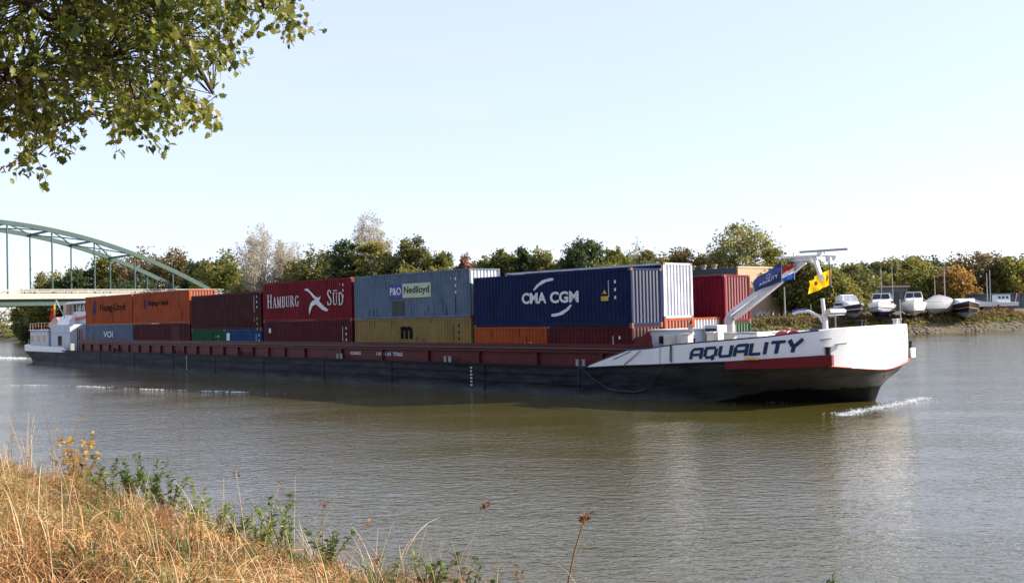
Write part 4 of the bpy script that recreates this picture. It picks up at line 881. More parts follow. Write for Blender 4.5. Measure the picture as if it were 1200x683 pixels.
# ------------------------------------------------------------------ flags on the mast
def flagmat(name, fn):
    m, t, p = nt(name); L = t.links.new; fn(t, p, L); p.inputs['Roughness'].default_value = .8
    tr = nd(t, 'ShaderNodeBsdfTranslucent'); src = p.inputs['Base Color'].links[0].from_socket if p.inputs['Base Color'].links else None
    if src: L(src, tr.inputs['Color'])
    else: tr.inputs['Color'].default_value = p.inputs['Base Color'].default_value
    ms = nd(t, 'ShaderNodeMixShader'); ms.inputs[0].default_value = .4; L(p.outputs[0], ms.inputs[1]); L(tr.outputs[0], ms.inputs[2]); L(ms.outputs[0], t.nodes['Material Output'].inputs['Surface'])
    return m
def plain(c):
    def fn(t, p, L): p.inputs['Base Color'].default_value = c4(c)
    return fn
def flag(u, y, z0, z1, fu, fz0, fz1, mats, label, name='flag', wave=.10, vertical=False, seed=0, staff=None):
    """cloth from the hoist (u, z0..z1) to the fly (fu, fz0..fz1); stripes of equal height, or of equal length when vertical"""
    f = empty(name, W(u, y, z0), -TH, label, 'flag'); n = len(mats)
    def P(a, b):  # a along the fly, b up
        x = (fu-u)*a; z = (z0 + (z1-z0)*b)*(1-a) + (fz0 + (fz1-fz0)*b)*a - z0; s = a**.7
        return (x + .04*math.sin(b*5+a*6+seed)*s, wave*math.sin(a*8.5+b*2.2+seed)*s + .4*wave*math.sin(a*17-b*3+seed), z + .035*math.sin(a*9+seed)*s)
    for i, mt in enumerate(mats):
        vs = []; A, B = 22, 8
        for ia in range(A+1):
            for ib in range(B+1):
                a, b = ia/A, ib/B
                if vertical: a = (i + a)/n
                else: b = (i + b)/n
                vs.append(P(a, b))
        m = MB().add(vs, [(k, k+1, k+B+2, k+B+1) for ia in range(A) for k in range(ia*(B+1), ia*(B+1)+B)])
        m.build('cloth', mt, f, smooth=60)
    a, b = staff or ((0, 0, -.12), (0, 0, z1-z0+.12)); MB().tube([a, b], .022, 6).build('staff', GREYST, f)
    return f, P
NAV = flagmat('navy_flag_cloth', plain((.02, .035, .12))); YEL = flagmat('yellow_flag_cloth', plain((.80, .50, .01)))
RD = flagmat('red_flag_cloth', plain((.55, .02, .02))); WH = flagmat('white_flag_cloth', plain((.8, .8, .8))); BL = flagmat('blue_flag_cloth', plain((.02, .07, .38)))
f, P = flag(5.76, -0.42, 5.66, 6.62, 4.2, 5.2, 5.78, [NAV], 'navy blue flag with white lettering flying over the sloping mast', wave=.07, seed=1)
m_ = text_mesh('AQUALITY', height=.17, width=1.15, bold=.01); v = np.zeros(len(m_.vertices)*3); m_.vertices.foreach_get('co', v); v = v.reshape(-1, 3)
v2 = []
for x, y, z in v:
    a = .5 - x/1.56; q = P(a, .36 + z/.75); v2.append((q[0], q[1]-.012 + y*.3, q[2]))
m_.vertices.foreach_set('co', np.array(v2).ravel()); m_.materials.append(PW); link('lettering', m_, f)
MB().tube([P(.5+.10*math.cos(k*.5236), .68+.13*math.sin(k*.5236)) for k in range(13)], .012, 5).build('ring_emblem', PW, f).location = (0, -.03, 0)
flag(6.47, -0.42, 5.82, 6.56, 5.82, 5.62, 6.2, [BL, WH, RD], 'small red, white and blue striped flag next to the navy flag', wave=.05, seed=2)
f, P = flag(8.10, 0.12, 5.42, 6.18, 6.85, 4.98, 5.62, [YEL], 'yellow flag with a dark emblem below the mast head', wave=.15, seed=4)
MB().add([tuple(Vector(P(.16+.09*c, .5+.30*s)) + Vector((0,-.02,0))) for c, s in ((1,0),(0,1),(-1,0),(0,-1))], [(0,1,2,3)]).build('dark_emblem', PBLK, f)
MB().add([tuple(Vector(P(.60+.07*math.cos(a), .5+.14*math.sin(a))) + Vector((0,-.02,0))) for a in np.arange(0, 6.28, .7)], [tuple(range(9))]).build('ring_emblem', paint('brown_emblem', (.25,.12,.01), .7), f)
YB = flagmat('yellow_stern_cloth', plain((.85, .55, .02)))
flag(-85.35, -4.6, 5.35, 6.9, -86.9, 4.8, 5.7, [YB, RD, RD], 'red and yellow flag on the slanting stern staff', wave=.12, vertical=True, seed=3, staff=((.0,0,-.3),(0,0,1.6)))

# ------------------------------------------------------------------ person on the foredeck
SKIN = paint('skin', (.45, .26, .19), .6, .3, .05, grime=0)
def skinned(name, J, E_, rad, mat, parent, sub=2, root=0):
    m = bpy.data.meshes.new(name); m.from_pydata(J, E_, []); o = bpy.data.objects.new(name, m); COL.objects.link(o)
    s = o.modifiers.new('skin', 'SKIN'); s.use_smooth_shade = True
    for i, r in enumerate(rad): m.skin_vertices[0].data[i].radius = r if hasattr(r, '__len__') else (r, r)
    m.skin_vertices[0].data[root].use_root = True
    b = o.modifiers.new('subdivision', 'SUBSURF'); b.levels = sub; b.render_levels = sub
    dg = bpy.context.evaluated_depsgraph_get(); e = bpy.data.meshes.new_from_object(o.evaluated_get(dg)); bpy.data.objects.remove(o)
    e.materials.clear(); e.materials.append(mat); q = link(name, e, parent)
    for p in e.polygons: p.use_smooth = True
    return q
def person(loc, rz):
    p = empty('person', loc, rz, 'dark haired person in a pale shirt standing on the foredeck behind the white box', 'person')
    # x to the side, -y forward
    J = [(0,0,.94),(0,.01,1.12),(0,0,1.32),(0,-.01,1.46),(0,-.02,1.55),(0,-.03,1.64),(0,-.03,1.72),
         (.17,0,1.42),(.26,.02,1.16),(.22,-.20,1.02),(.20,-.27,1.0),(-.17,0,1.42),(-.27,.03,1.17),(-.25,-.12,.95),(-.24,-.17,.89),
         (.10,0,.88),(.12,-.03,.50),(.12,.02,.09),(.12,-.14,.04),(-.10,0,.88),(-.12,0,.50),(-.12,.04,.09),(-.12,-.12,.04)]
    E_ = [(0,1),(1,2),(2,3),(3,4),(4,5),(5,6),(2,7),(7,8),(8,9),(9,10),(2,11),(11,12),(12,13),(13,14),(0,15),(15,16),(16,17),(17,18),(0,19),(19,20),(20,21),(21,22)]
    rad = [(.15,.11),(.14,.10),(.17,.11),(.07,.06),(.055,.055),(.08,.095),(.065,.08),.065,.05,.036,.03,.065,.05,.036,.03,.095,.062,.045,.035,.095,.062,.045,.035]
    skinned('body', J, E_, rad, SKIN, p)
    top = lambda k: (rad[k][0]+.018, rad[k][1]+.018) if hasattr(rad[k], '__len__') else rad[k]+.014
    ids = [0,1,2,3,7,8,9,11,12,13]; mp_ = {k: i for i, k in enumerate(ids)}
    skinned('shirt', [J[k] for k in ids], [(mp_[a], mp_[b]) for a, b in E_ if a in mp_ and b in mp_], [top(k) for k in ids], paint('pale_grey_shirt', (.48, .48, .50), .8, .2, .1, grime=0), p)
    ids = [0,15,16,17,19,20,21]; mp_ = {k: i for i, k in enumerate(ids)}
    skinned('trousers', [J[k] for k in ids], [(mp_[a], mp_[b]) for a, b in E_ if a in mp_ and b in mp_], [top(k) for k in ids], paint('dark_work_trousers', (.03, .035, .05), .8, .2, .1, grime=0), p)
    h = MB(); 
    for i in range(7):
        pass
    skinned('hair', [(0,.01,1.69),(0,-.005,1.755),(0,-.05,1.78)], [(0,1),(1,2)], [(.082,.085),(.078,.09),(.05,.04)], paint('dark_hair', (.02, .014, .01), .7, .3, .2, grime=0), p)
    for s in (1, -1):
        MB().tube([(s*.032,-.118,1.675),(s*.032,-.126,1.675)], .010, 8).build('eye', PBLK, p)
        MB().tube([(s*.084,-.02,1.64),(s*.092,-.01,1.69)], .014, 6).build('ear', SKIN, p)
        hx, hy, hz = (.20,-.27,1.0) if s > 0 else (-.24,-.17,.89)
        hd = [(hx,hy,hz),(hx,hy-.05,hz-.03)]; ed = [(0,1)]; rr = [.028,(.034,.018)]
        for k in range(4):
            a = len(hd); ox = (k-1.5)*.018; hd += [(hx+ox,hy-.085,hz-.05),(hx+ox*1.1,hy-.11,hz-.075-.004*abs(k-1))]; ed += [(1,a),(a,a+1)]; rr += [.010,.008]
        a = len(hd); hd += [(hx-s*.035,hy-.045,hz-.03),(hx-s*.042,hy-.075,hz-.045)]; ed += [(0,a),(a,a+1)]; rr += [.011,.009]
        skinned('hand', hd, ed, rr, SKIN, p, sub=1)
    MB().tube([(0,-.125,1.665),(0,-.148,1.63)], .011, 6).build('nose', SKIN, p)
    MB().box(-.022,.022,-.128,-.12,1.592,1.600).build('mouth', REDCOAM, p)
person(W(2.60, -3.62, 2.0), -TH + R(-30))

# ------------------------------------------------------------------ small car parked on the cabin roof
c = empty('parked_car', W(-89.6, -2.6, 3.80), -TH, 'small pale red car parked crosswise on the stern cabin roof', 'car')
cb = MB(); prof = [(-1.85,.28),(-1.9,.62),(-1.75,.82),(-.95,.92),(-.35,1.38),(.75,1.42),(1.45,.98),(1.85,.86),(1.88,.3)]
cb.prism(prof, -.8, .8, 'y').build('body', paint('salmon_car_paint', (.50, .20, .15), .3, .6, .04, grime=0), c, bevel=.05)
for y in (-.812, .812):
    s = min(y, y*.985), max(y, y*.985)
    MB().prism([(-.82,.95),(-.32,1.30),(.15,1.33),(.15,.95)], *s, 'y').build('side_window', GLASS, c); MB().prism([(.22,.95),(.22,1.33),(.68,1.34),(1.2,.98)], *s, 'y').build('side_window', GLASS, c)
for x in (-1.2, 1.15):
    for y in (-.78, .62): 
        w_ = MB().tube([(x, y, .3), (x, y+.16, .3)], .30, 18).build('wheel', DARK, c); MB().tube([(x, y-.01, .3), (x, y+.17, .3)], .16, 12).build('rim', GREYST, w_)
for y in (-.6, .6): MB().box(-1.93, -1.86, y-.14, y+.14, .60, .74).build('headlight', WHITE2, c)

# ------------------------------------------------------------------ boats stored on the far bank
def ypt(px, Y): p = at(px, 360, Y); return p.x
def boat(px, Y, L_, B_, Hh, hullm, label, rz, band=None, cabin='cruiser', canopy=None, zlift=.55, keel=None):
    x = ypt(px, Y); z = far_z(x, Y) + zlift
    b = empty('motor_yacht', (x, Y, z), rz, label, 'boat', 'boats laid up on the far bank')      # +x is the bow
    def sec(f):
        u = -L_*.5 + L_*f; k = (1 - max(0, (f-.45)/.55)**2.3); hb = B_/2*(.86+.14*min(1, f/.3))*max(k, .02); sh = Hh*(.86 + .30*max(0, (f-.3)/.7)**1.5)
        fl = .22*max(0, (f-.4)/.6); kz = .0 + Hh*.55*max(0, (f-.72)/.28)**1.6
        return [(u + fl*1.6, s*hb, sh) for s in (-1,)] + [(u + fl, -hb*(.96-fl), sh*.62), (u, -hb*(.80-fl*1.4), Hh*.30+kz*.5), (u-fl, 0, kz), (u, hb*(.80-fl*1.4), Hh*.30+kz*.5), (u + fl, hb*(.96-fl), sh*.62), (u + fl*1.6, hb, sh)]
    F_ = [0, .12, .3, .45, .58, .7, .8, .88, .94, 1.0]; S_ = [sec(f) for f in F_]
    h = MB().loft(S_, close=True).build('hull', hullm, b, smooth=40)
    if keel:
        lo = [[(p[0], p[1]*1.01 if abs(p[1]) > .01 else 0, min(p[2], Hh*.42)-.005) for p in s[1:6]] for s in S_]; MB().loft(lo, caps=False).build('antifouling', keel, h)
    if band:
        for s in (0, 1):
            pts = [(q[1] if s == 0 else q[5]) for q in S_]; MB().tube([(p[0]*1.003, p[1]*1.02, p[2]+.08) for p in pts], .055, 5).build('stripe', band, h)
    MB().tube([(q[0][0], q[0][1], q[0][2]) for q in S_] + [(q[6][0], q[6][1], q[6][2]) for q in reversed(S_)], .05, 5).build('gunwale', WHITE2, h)
    dk = Hh*.93
    if cabin == 'cruiser':
        cw = B_*.40
        cb_ = MB().loft([[(x_, -w_, dk-.1), (x_, w_, dk-.1), (x_-r_, w_*.86, dk+h_), (x_-r_, -w_*.86, dk+h_)] for x_, w_, h_, r_ in ((-L_*.42, cw, .7, 0), (-L_*.05, cw, .95, .05), (L_*.16, cw*.85, .75, .4), (L_*.30, cw*.5, .15, .1))], close=True).build('cabin', WHITE2, b, bevel=.03)
        for s in (-1, 1):
            for k in range(3):
                x0 = -L_*.36 + k*L_*.145; MB().box(x0, x0+L_*.11, *sorted((s*cw*.90, s*cw*.99)), dk+.2, dk+.58).build('window', GLASS, cb_)
        for k in (-1, 0, 1): MB().hexa([(L_*.135, k*cw*.52-cw*.23, dk+.22), (L_*.135+.06, k*cw*.52-cw*.23, dk+.22), (L_*.135+.06, k*cw*.52+cw*.23, dk+.22), (L_*.135, k*cw*.52+cw*.23, dk+.22), (L_*.075, k*cw*.48-cw*.22, dk+.68), (L_*.075+.06, k*cw*.48-cw*.22, dk+.68), (L_*.075+.06, k*cw*.48+cw*.22, dk+.68), (L_*.075, k*cw*.48+cw*.22, dk+.68)]).build('windscreen', GLASS, cb_)
        if canopy:
            MB().loft([[(x_, -w_, dk+.9), (x_, w_, dk+.9), (x_-.25, w_*.8, dk+h_), (x_-.25, -w_*.8, dk+h_)] for x_, w_, h_ in ((-L_*.34, cw*.95, 1.7), (-L_*.14, cw*.95, 1.85), (L_*.02, cw*.85, 1.6))], close=True).build('canopy', canopy, b, bevel=.04)
            MB().tube([(L_*.03, -cw*.85, dk+.9), (-L_*.01, -cw*.7, dk+1.66), (-L_*.01, cw*.7, dk+1.66), (L_*.03, cw*.85, dk+.9)], .05, 6).tube([(L_*.03, 0, dk+.9), (-L_*.01, 0, dk+1.66)], .04, 6).build('canopy_frame', WHITE2, b)
    mb = MB()
    for s in (-1, 1):
        pts = [(q[0 if s < 0 else 6][0], q[0 if s < 0 else 6][1]*.94, q[0][2]+.42) for q in S_[4:]]; mb.tube(pts, .022, 5)
        for q in S_[4:]: a = q[0 if s < 0 else 6]; mb.tube([(a[0], a[1]*.96, a[2]), (a[0], a[1]*.94, a[2]+.42)], .018, 4)
    mb.build('bow_railing', GREYST, b)
    cr = MB()
    for u in (-L_*.3, L_*.15):
        for s in (-1, 1): cr.beam((u, s*B_*.38, -zlift), (u, s*B_*.30, Hh*.3), .12, .12)
        cr.beam((u, -B_*.4, -zlift+.08), (u, B_*.4, -zlift+.08), .2, .16)
    cr.build('cradle', paint('cradle_rust', (.13, .07, .04), .8), b)
    return b, dk
BK = paint('black_yacht_hull', (.015, .014, .02), .25, .5, .05, grime=0); BROWNBK = paint('dark_brown_yacht_hull', (.05, .03, .035), .3, .5, .05, grime=0)
WY = paint('white_yacht_gelcoat', (.72, .73, .74), .22, .6, .03, grime=.04); BLUEDK = paint('dark_blue_canvas', (.03, .04, .06), .8, .2, .1)
REDK = paint('dull_red_antifouling', (.12, .05, .04), .7); BLUEGREY = paint('blue_grey_antifouling', (.25, .33, .42), .6)
boat(996, 151.5, 10.5, 3.3, 1.8, BROWNBK, 'dark hulled cruiser with white upper works, leftmost of the boats on the bank', R(-93), band=WY, keel=BLUEGREY, canopy=WY)
boat(1033, 153, 10, 3.9, 2.0, WY, 'white motor yacht with a broad dark windowed canopy, second boat from the left', R(-115), canopy=BLUEDK, band=PNAVY, keel=PNAVY)
boat(1071, 155, 11, 3.7, 2.1, WY, 'white motor yacht with a dark framed flybridge top, just left of the tarpaulin boat', R(-112), canopy=BLUEDK, keel=paint('pale_gel', (.55, .56, .55), .4))
b, dk = boat(1100, 158, 9.5, 3.5, 1.5, paint('pale_grey_hull', (.5, .5, .5), .5), 'boat wholly wrapped in a grey tarpaulin', R(-135), cabin='tarp')
TP = paint('grey_tarpaulin', (.22, .23, .25), .7, .3, .12)
MB().loft([[(x_, -w_*1.06, .9), (x_, -w_, 1.5+.2*h_), (x_, -w_*.45, 1.5+h_*.8), (x_, 0, 1.55+h_), (x_, w_*.45, 1.5+h_*.8), (x_, w_, 1.5+.2*h_), (x_, w_*1.06, .9)] for x_, w_, h_ in ((-4.8, 1.6, .5), (-3, 1.78, 1.25), (-.5, 1.82, 1.5), (1.8, 1.6, 1.35), (3.6, 1.1, .9), (5.1, .25, .55))], close=True).build('tarpaulin', TP, b, smooth=50)
boat(1131, 158, 11, 4.1, 2.3, BK, 'black hulled yacht with an orange waterline stripe, left of the low blue boat', R(-109), band=paint('orange_stripe', (.65, .16, .02), .5, grime=0), keel=BLUEGREY, zlift=.5)
# low sloop seen from the side
x = ypt(1168, 166); t = empty('motor_boat', (x, 166, far_z(x, 166)+.9), R(183), 'low blue and white boat with a small wheelhouse, rightmost on the bank', 'boat', 'boats laid up on the far bank')
MB().loft([[(x_, -w_, s_), (x_, -w_*.8, .2), (x_, 0, k_), (x_, w_*.8, .2), (x_, w_, s_)] for x_, w_, s_, k_ in ((-3.3, .9, .85, .1), (-1, 1.2, .8, -.1), (1, 1.15, .9, -.05), (2.6, .6, 1.05, .1), (3.6, .05, 1.3, .7))], close=True).build('hull', WY, t, smooth=40)
MB().loft([[(x_, -w_*.82, .19), (x_, 0, k_-.01), (x_, w_*.82, .19)] for x_, w_, k_ in ((-3.3, .9, .1), (-1, 1.2, -.1), (1, 1.15, -.05), (2.6, .6, .1))], close=False, caps=False).build('antifouling', REDK, t)
cb_ = MB().box(-1.9, .3, -.8, .8, .8, 2.1).build('wheelhouse', WY, t, bevel=.06); 
for x0 in (-1.6, -.95, -.3): MB().box(x0, x0+.45, .79, .82, 1.4, 1.85).build('window', GLASS, cb_)
MB().box(-2.0, .4, -.9, .9, 2.1, 2.2).build('roof', BLUEGREY, t); MB().tube([(-3.2,0,.8),(-3.5,0,2.3)], .03, 5).build('flag_staff', WHITE2, t)
MB().box(-3.9, -3.45, -.02, .02, 1.8, 2.2).build('ensign', REDBR, t); MB().tube([(1.0,0,1),(1.0,0,6.2)], .05, 6).build('mast', WHITE2, t)
MB().box(-2.5, 2.5, -.8, -.6, -.9, .15).box(-2.5, 2.5, .6, .8, -.9, .15).build('cradle', MATS['cradle_rust'], t)

# ------------------------------------------------------------------ buildings, walls, lamp posts on the far side
BX = at(866, 360, 170); zb = far_z(BX.x, 170)
bd = empty('flat_roofed_building', (BX.x, 170, zb), -TH, 'flat roofed brick building with an ochre end wall behind the red container', 'building')
ztop = at(866, 312, 170).z - zb
def brickmat():
    m, t, p = nt('ochre_brick_wall'); L = t.links.new; tc = nd(t, 'ShaderNodeTexCoord'); mp = nd(t, 'ShaderNodeMapping'); mp.inputs['Rotation'].default_value = (R(90), 0, R(90))
    b = nd(t, 'ShaderNodeTexBrick', Scale=3.0); b.inputs['Color1'].default_value = (.62, .37, .19, 1); b.inputs['Color2'].default_value = (.57, .33, .16, 1); b.inputs['Mortar'].default_value = (.42, .30, .19, 1); b.inputs['Mortar Size'].default_value = .012
    n = nd(t, 'ShaderNodeTexNoise', Scale=.5, Detail=5); L(tc.outputs['Object'], n.inputs[0]); mm = nd(t, 'ShaderNodeMixRGB', blend_type='MULTIPLY'); mm.inputs[0].default_value = .25
    L(tc.outputs['Object'], mp.inputs[0]); L(mp.outputs[0], b.inputs[0]); L(b.outputs[0], mm.inputs[1]); L(n.outputs['Fac'], mm.inputs[2]); 
    a = nd(t, 'ShaderNodeMixRGB', blend_type='ADD'); a.inputs[0].default_value = .25; L(mm.outputs[0], a.inputs[1]); a.inputs[2].default_value = (.40, .24, .12, 1); L(a.outputs[0], p.inputs['Base Color']); p.inputs['Roughness'].default_value = .9
    return m
BRK = brickmat()
MB().box(-26, 0, 0, 13.5, 0, ztop-.25).build('wall', BRK, bd)
MB().box(-.25, .12, -.1, 13.6, ztop-.25, ztop).build('parapet', paint('pale_coping', (.5, .42, .32), .8), bd)
fs = MB().box(-26.2, -.26, -.25, 13.6, ztop-1.1, ztop-.2).build('roof_fascia', paint('dark_blue_fascia', (.035, .045, .07), .6), bd)
for k in range(5):
    x0 = -5.2 - k*5; w_ = MB().box(x0, x0+4.2, -.10, .02, ztop-2.7, ztop-1.25).build('window', glass('pale_sky_window', (.18, .22, .27), .2), bd)
    MB().box(x0+4.2, x0+4.9, -.12, .02, ztop-2.7, ztop-1.25).box(x0+2.05, x0+2.15, -.14, .0, ztop-2.7, ztop-1.25).build('frame', paint('dark_red_frame', (.2, .04, .04), .5), w_)
MB().box(-3.5, 13.5*0-.2, -.05, .0, 0, ztop-1.2).build('side_wall_pier', BRK, bd)
for k in range(3):
    x0 = -7 + k*(-2.3); v = MB().tube([(x0, 3, ztop-.25), (x0, 3, ztop+.35)], .38, 12).build('roof_vent', GREYST, bd); MB().tube([(x0, 3, ztop+.35), (x0, 3, ztop+.75)], .55, 12).build('vent_hood', paint('copper_hood', (.3, .16, .1), .5), v)
MB().box(.02, .05, 12.4, 13.0, 0, ztop-.5).build('downpipe', paint('rusty_downpipe', (.3, .13, .06), .6), bd)
# bicycles at the foot of the wall
def bike(px, Y, rz, colm, label):
    x = ypt(px, Y); b = empty('bicycle', (x, Y, far_z(x, Y)), rz, label, 'bicycle', 'bicycles parked by the ochre wall')
    for wx in (-.52, .52):
        w_ = MB().tube([(wx+.34*math.cos(a), 0, .35+.34*math.sin(a)) for a in np.arange(0, 6.5, .42)], .025, 5, cap=False).build('wheel', DARK, b)
        sp = MB()
        for a in np.arange(0, 3.1, .52): sp.tube([(wx-.33*math.cos(a), 0, .35-.33*math.sin(a)), (wx+.33*math.cos(a), 0, .35+.33*math.sin(a))], .006, 3)
        sp.build('spokes', GREYST, w_)
    MB().tube([(-.52,0,.35),(-.08,0,.33),(-.22,0,.82),(-.52,0,.35)], .022, 5).tube([(-.08,0,.33),(.36,0,.85),(-.20,0,.75)], .022, 5).tube([(.36,0,.95),(.52,0,.35)], .022, 5).build('frame', colm, b)
    MB().box(-.34,-.12,-.07,.07,.86,.92).build('saddle', DARK, b); MB().tube([(.36,0,.93),(.34,0,1.02)], .018, 5).tube([(.34,-.28,1.03),(.34,.28,1.03)], .018, 5).build('handlebar', GREYST, b)
CY = paint('cyan_enamel', (.03, .28, .38), .4, grime=0)
for k, (px, cm, cn) in enumerate(((884, CY, 'leftmost cyan'), (889.5, WY, 'white'), (895, CY, 'second cyan'), (900, REDBR, 'red'), (906, CY, 'rightmost cyan'))):
    bike(px, 163.5 + .25*k, R(15 + 13*k), cm, cn + ' bicycle leaning at the foot of the ochre wall')
# low buildings and wall
def lowblock(name, cat, px0, px1, yt, Y, col, roofc, label, d=6):
    a, b = at(px0, yt, Y), at(px1, yt, Y); z = far_z(a.x, Y); t = empty(name, ((a.x+b.x)/2, Y, z), 0, label, cat); w2 = (b.x-a.x)/2; h = a.z - z
    MB().box(-w2, w2, 0, d, 0, h-.35).build('wall', col, t); MB().box(-w2-.3, w2+.3, -.3, d+.3, h-.35, h).build('roof', roofc, t)
    return t, w2, h
t, w2, h = lowblock('boat_shed', 'building', 1013, 1064, 335.5, 196, paint('grey_shed_wall', (.12, .125, .12), .8), paint('beige_shed_roof', (.42, .32, .24), .7), 'low flat shed with a beige roof edge behind the white yachts')
for k in range(4): MB().box(-w2+.8+k*2.2, -w2+2.3+k*2.2, -.06, .02, .2, h-1.2).build('door', paint('dark_shed_door', (.05, .06, .06), .6), t)
t, w2, h = lowblock('long_shed', 'building', 1148, 1232, 344, 205, paint('blue_grey_cladding', (.09, .10, .12), .7), paint('dark_grey_roof', (.055, .065, .08), .6), 'long dark blue grey shed behind the low blue boat')
for k in range(12): MB().box(-w2+.3+k*1.15, -w2+.38+k*1.15, -.05, .0, .0, h-.36).build('cladding_joint', paint('dark_joint', (.03,.03,.04), .7), t)
def post(px, yt, Y, label, lamp=0, r=.09, arm=True, mt=None):
    p = at(px, yt, Y); z = far_z(p.x, Y); t = empty('street_lamp' if lamp else 'bare_pole', (p.x, Y, z), 0, label, 'lamp post' if lamp else 'pole'); h = p.z - z
    MB().tube([(0,0,0),(0,0,h*.5),(0,0,h)], [r*1.3, r, r*.7], 8).build('pole', mt or GREYST, t)
    if lamp:
        MB().tube([(-.9,0,h+.02),(0,0,h-.1),(.9,0,h+.02)] if lamp == 2 else [(0,0,h-.1),(.9,0,h+.02)], .05, 6).build('arm', GREYST, t)
        for s in ((-1, 1) if lamp == 2 else (1,)): MB().box(*sorted((s*.8, s*1.5)), -.15, .15, h-.04, h+.10).build('lamp_head', paint('yellowish_lamp_head', (.5, .42, .22), .4), t)
post(1106, 313, 176, 'double headed street lamp before the orange tree', 2, .12); post(1095, 323, 182, 'shorter lamp post left of the double headed one', 1)
post(1045, 309, 188, 'tallest thin pole rising between the two white yachts'); post(1032, 314, 190, 'thin pole above the yacht with the dark canopy')
post(1156, 320, 172, 'thin pole beside the low blue boat'); post(919, 336, 160, 'bare grey pole right of the ochre wall', 0, .12); post(950, 356, 158, 'short thin pole in front of the green trees', 0, .07)

# ------------------------------------------------------------------ foam
FOAM = paint('white_water_foam', (.75, .76, .75), .6, .3, .08, grime=0)
def foam(name, pts, wid, n, smin, smax, label, zz=.03, seed=1, gap=True):
    g = np.random.default_rng(seed); pts = np.array([tuple(p)[:2] for p in pts]); seg = np.linalg.norm(np.diff(pts, axis=0), axis=1); cum = np.concatenate([[0], np.cumsum(seg)])
    s = g.uniform(0, cum[-1], n); x = np.interp(s, cum, pts[:, 0]); y = np.interp(s, cum, pts[:, 1]); wv = wid*(.4+.6*np.sin(s*1.7)**2)
    keep = (np.sin(s*.9+seed) + .7*np.sin(s*2.3+1) + g.normal(0, .45, n)) > (.1 if gap else -9); s, x, y, wv = s[keep], x[keep], y[keep], wv[keep]; n = len(s)
    x = x + g.normal(0, 1, n)*wv; y = y + g.normal(0, 1, n)*wv; V = []; Fc = []; k = 7
    r = g.uniform(smin, smax, n); a0 = g.uniform(0, 6.28, n); an = np.arange(k)/k*6.28; rr = g.uniform(.5, 1.2, (n, k))
    el = g.uniform(1.2, 2.6, n)
    X = x[:, None] + (np.cos(an)[None]*rr*r[:, None]*el[:, None])*D.x - np.sin(an)[None]*rr*r[:, None]*.5*D.y; Y = y[:, None] + (np.cos(an)[None]*rr*r[:, None]*el[:, None])*D.y + np.sin(an)[None]*rr*r[:, None]*.5*D.x
    Z = np.full_like(X, 0) + g.uniform(.008, zz, (n, k)); C_ = np.stack([x, y, np.full(n, zz*1.3)], 1)
    V = np.concatenate([np.stack([X, Y, Z], -1), C_[:, None]], 1).reshape(-1, 3); b = (np.arange(n)*(k+1))[:, None, None]
    Fq = (np.stack([np.arange(k), (np.arange(k)+1) % k, np.full(k, k)], 1)[None] + b).reshape(-1, 3)
    o = npmesh(name, V, Fq, FOAM, kind='stuff'); tag(o, label)
def wpt(px, py): 
    p = at(px, py, 1.0); d = p - Vector((0, 0, EYE)); return Vector((0, 0, EYE)) + d * (-EYE/d.z)
foam('bow_wave_foam', [wpt(986, 487), wpt(1010, 481), wpt(1035, 477), wpt(1060, 472), wpt(1082, 466)], .34, 1700, .005, .034, 'broken white foam of the bow wave', seed=2, gap=False, zz=.02)
foam('wake_foam', [wpt(-20, 450.5), wpt(80, 452), wpt(180, 456.5), wpt(260, 459), wpt(330, 461)], .26, 1100, .010, .055, 'thin white wake streak alongside the hull', seed=3)
foam('stern_foam', [wpt(-30, 418.5), wpt(0, 419), wpt(26, 420.5)], 1.2, 900, .04, .22, 'churned foam behind the stern', zz=.06, seed=4)
foam('side_foam', [wpt(850, 473), wpt(880, 471.5), wpt(925, 471), wpt(990, 467.5)], .10, 160, .006, .03, 'small foam flecks under the bow', seed=5, zz=.011)
#@@MORE@@

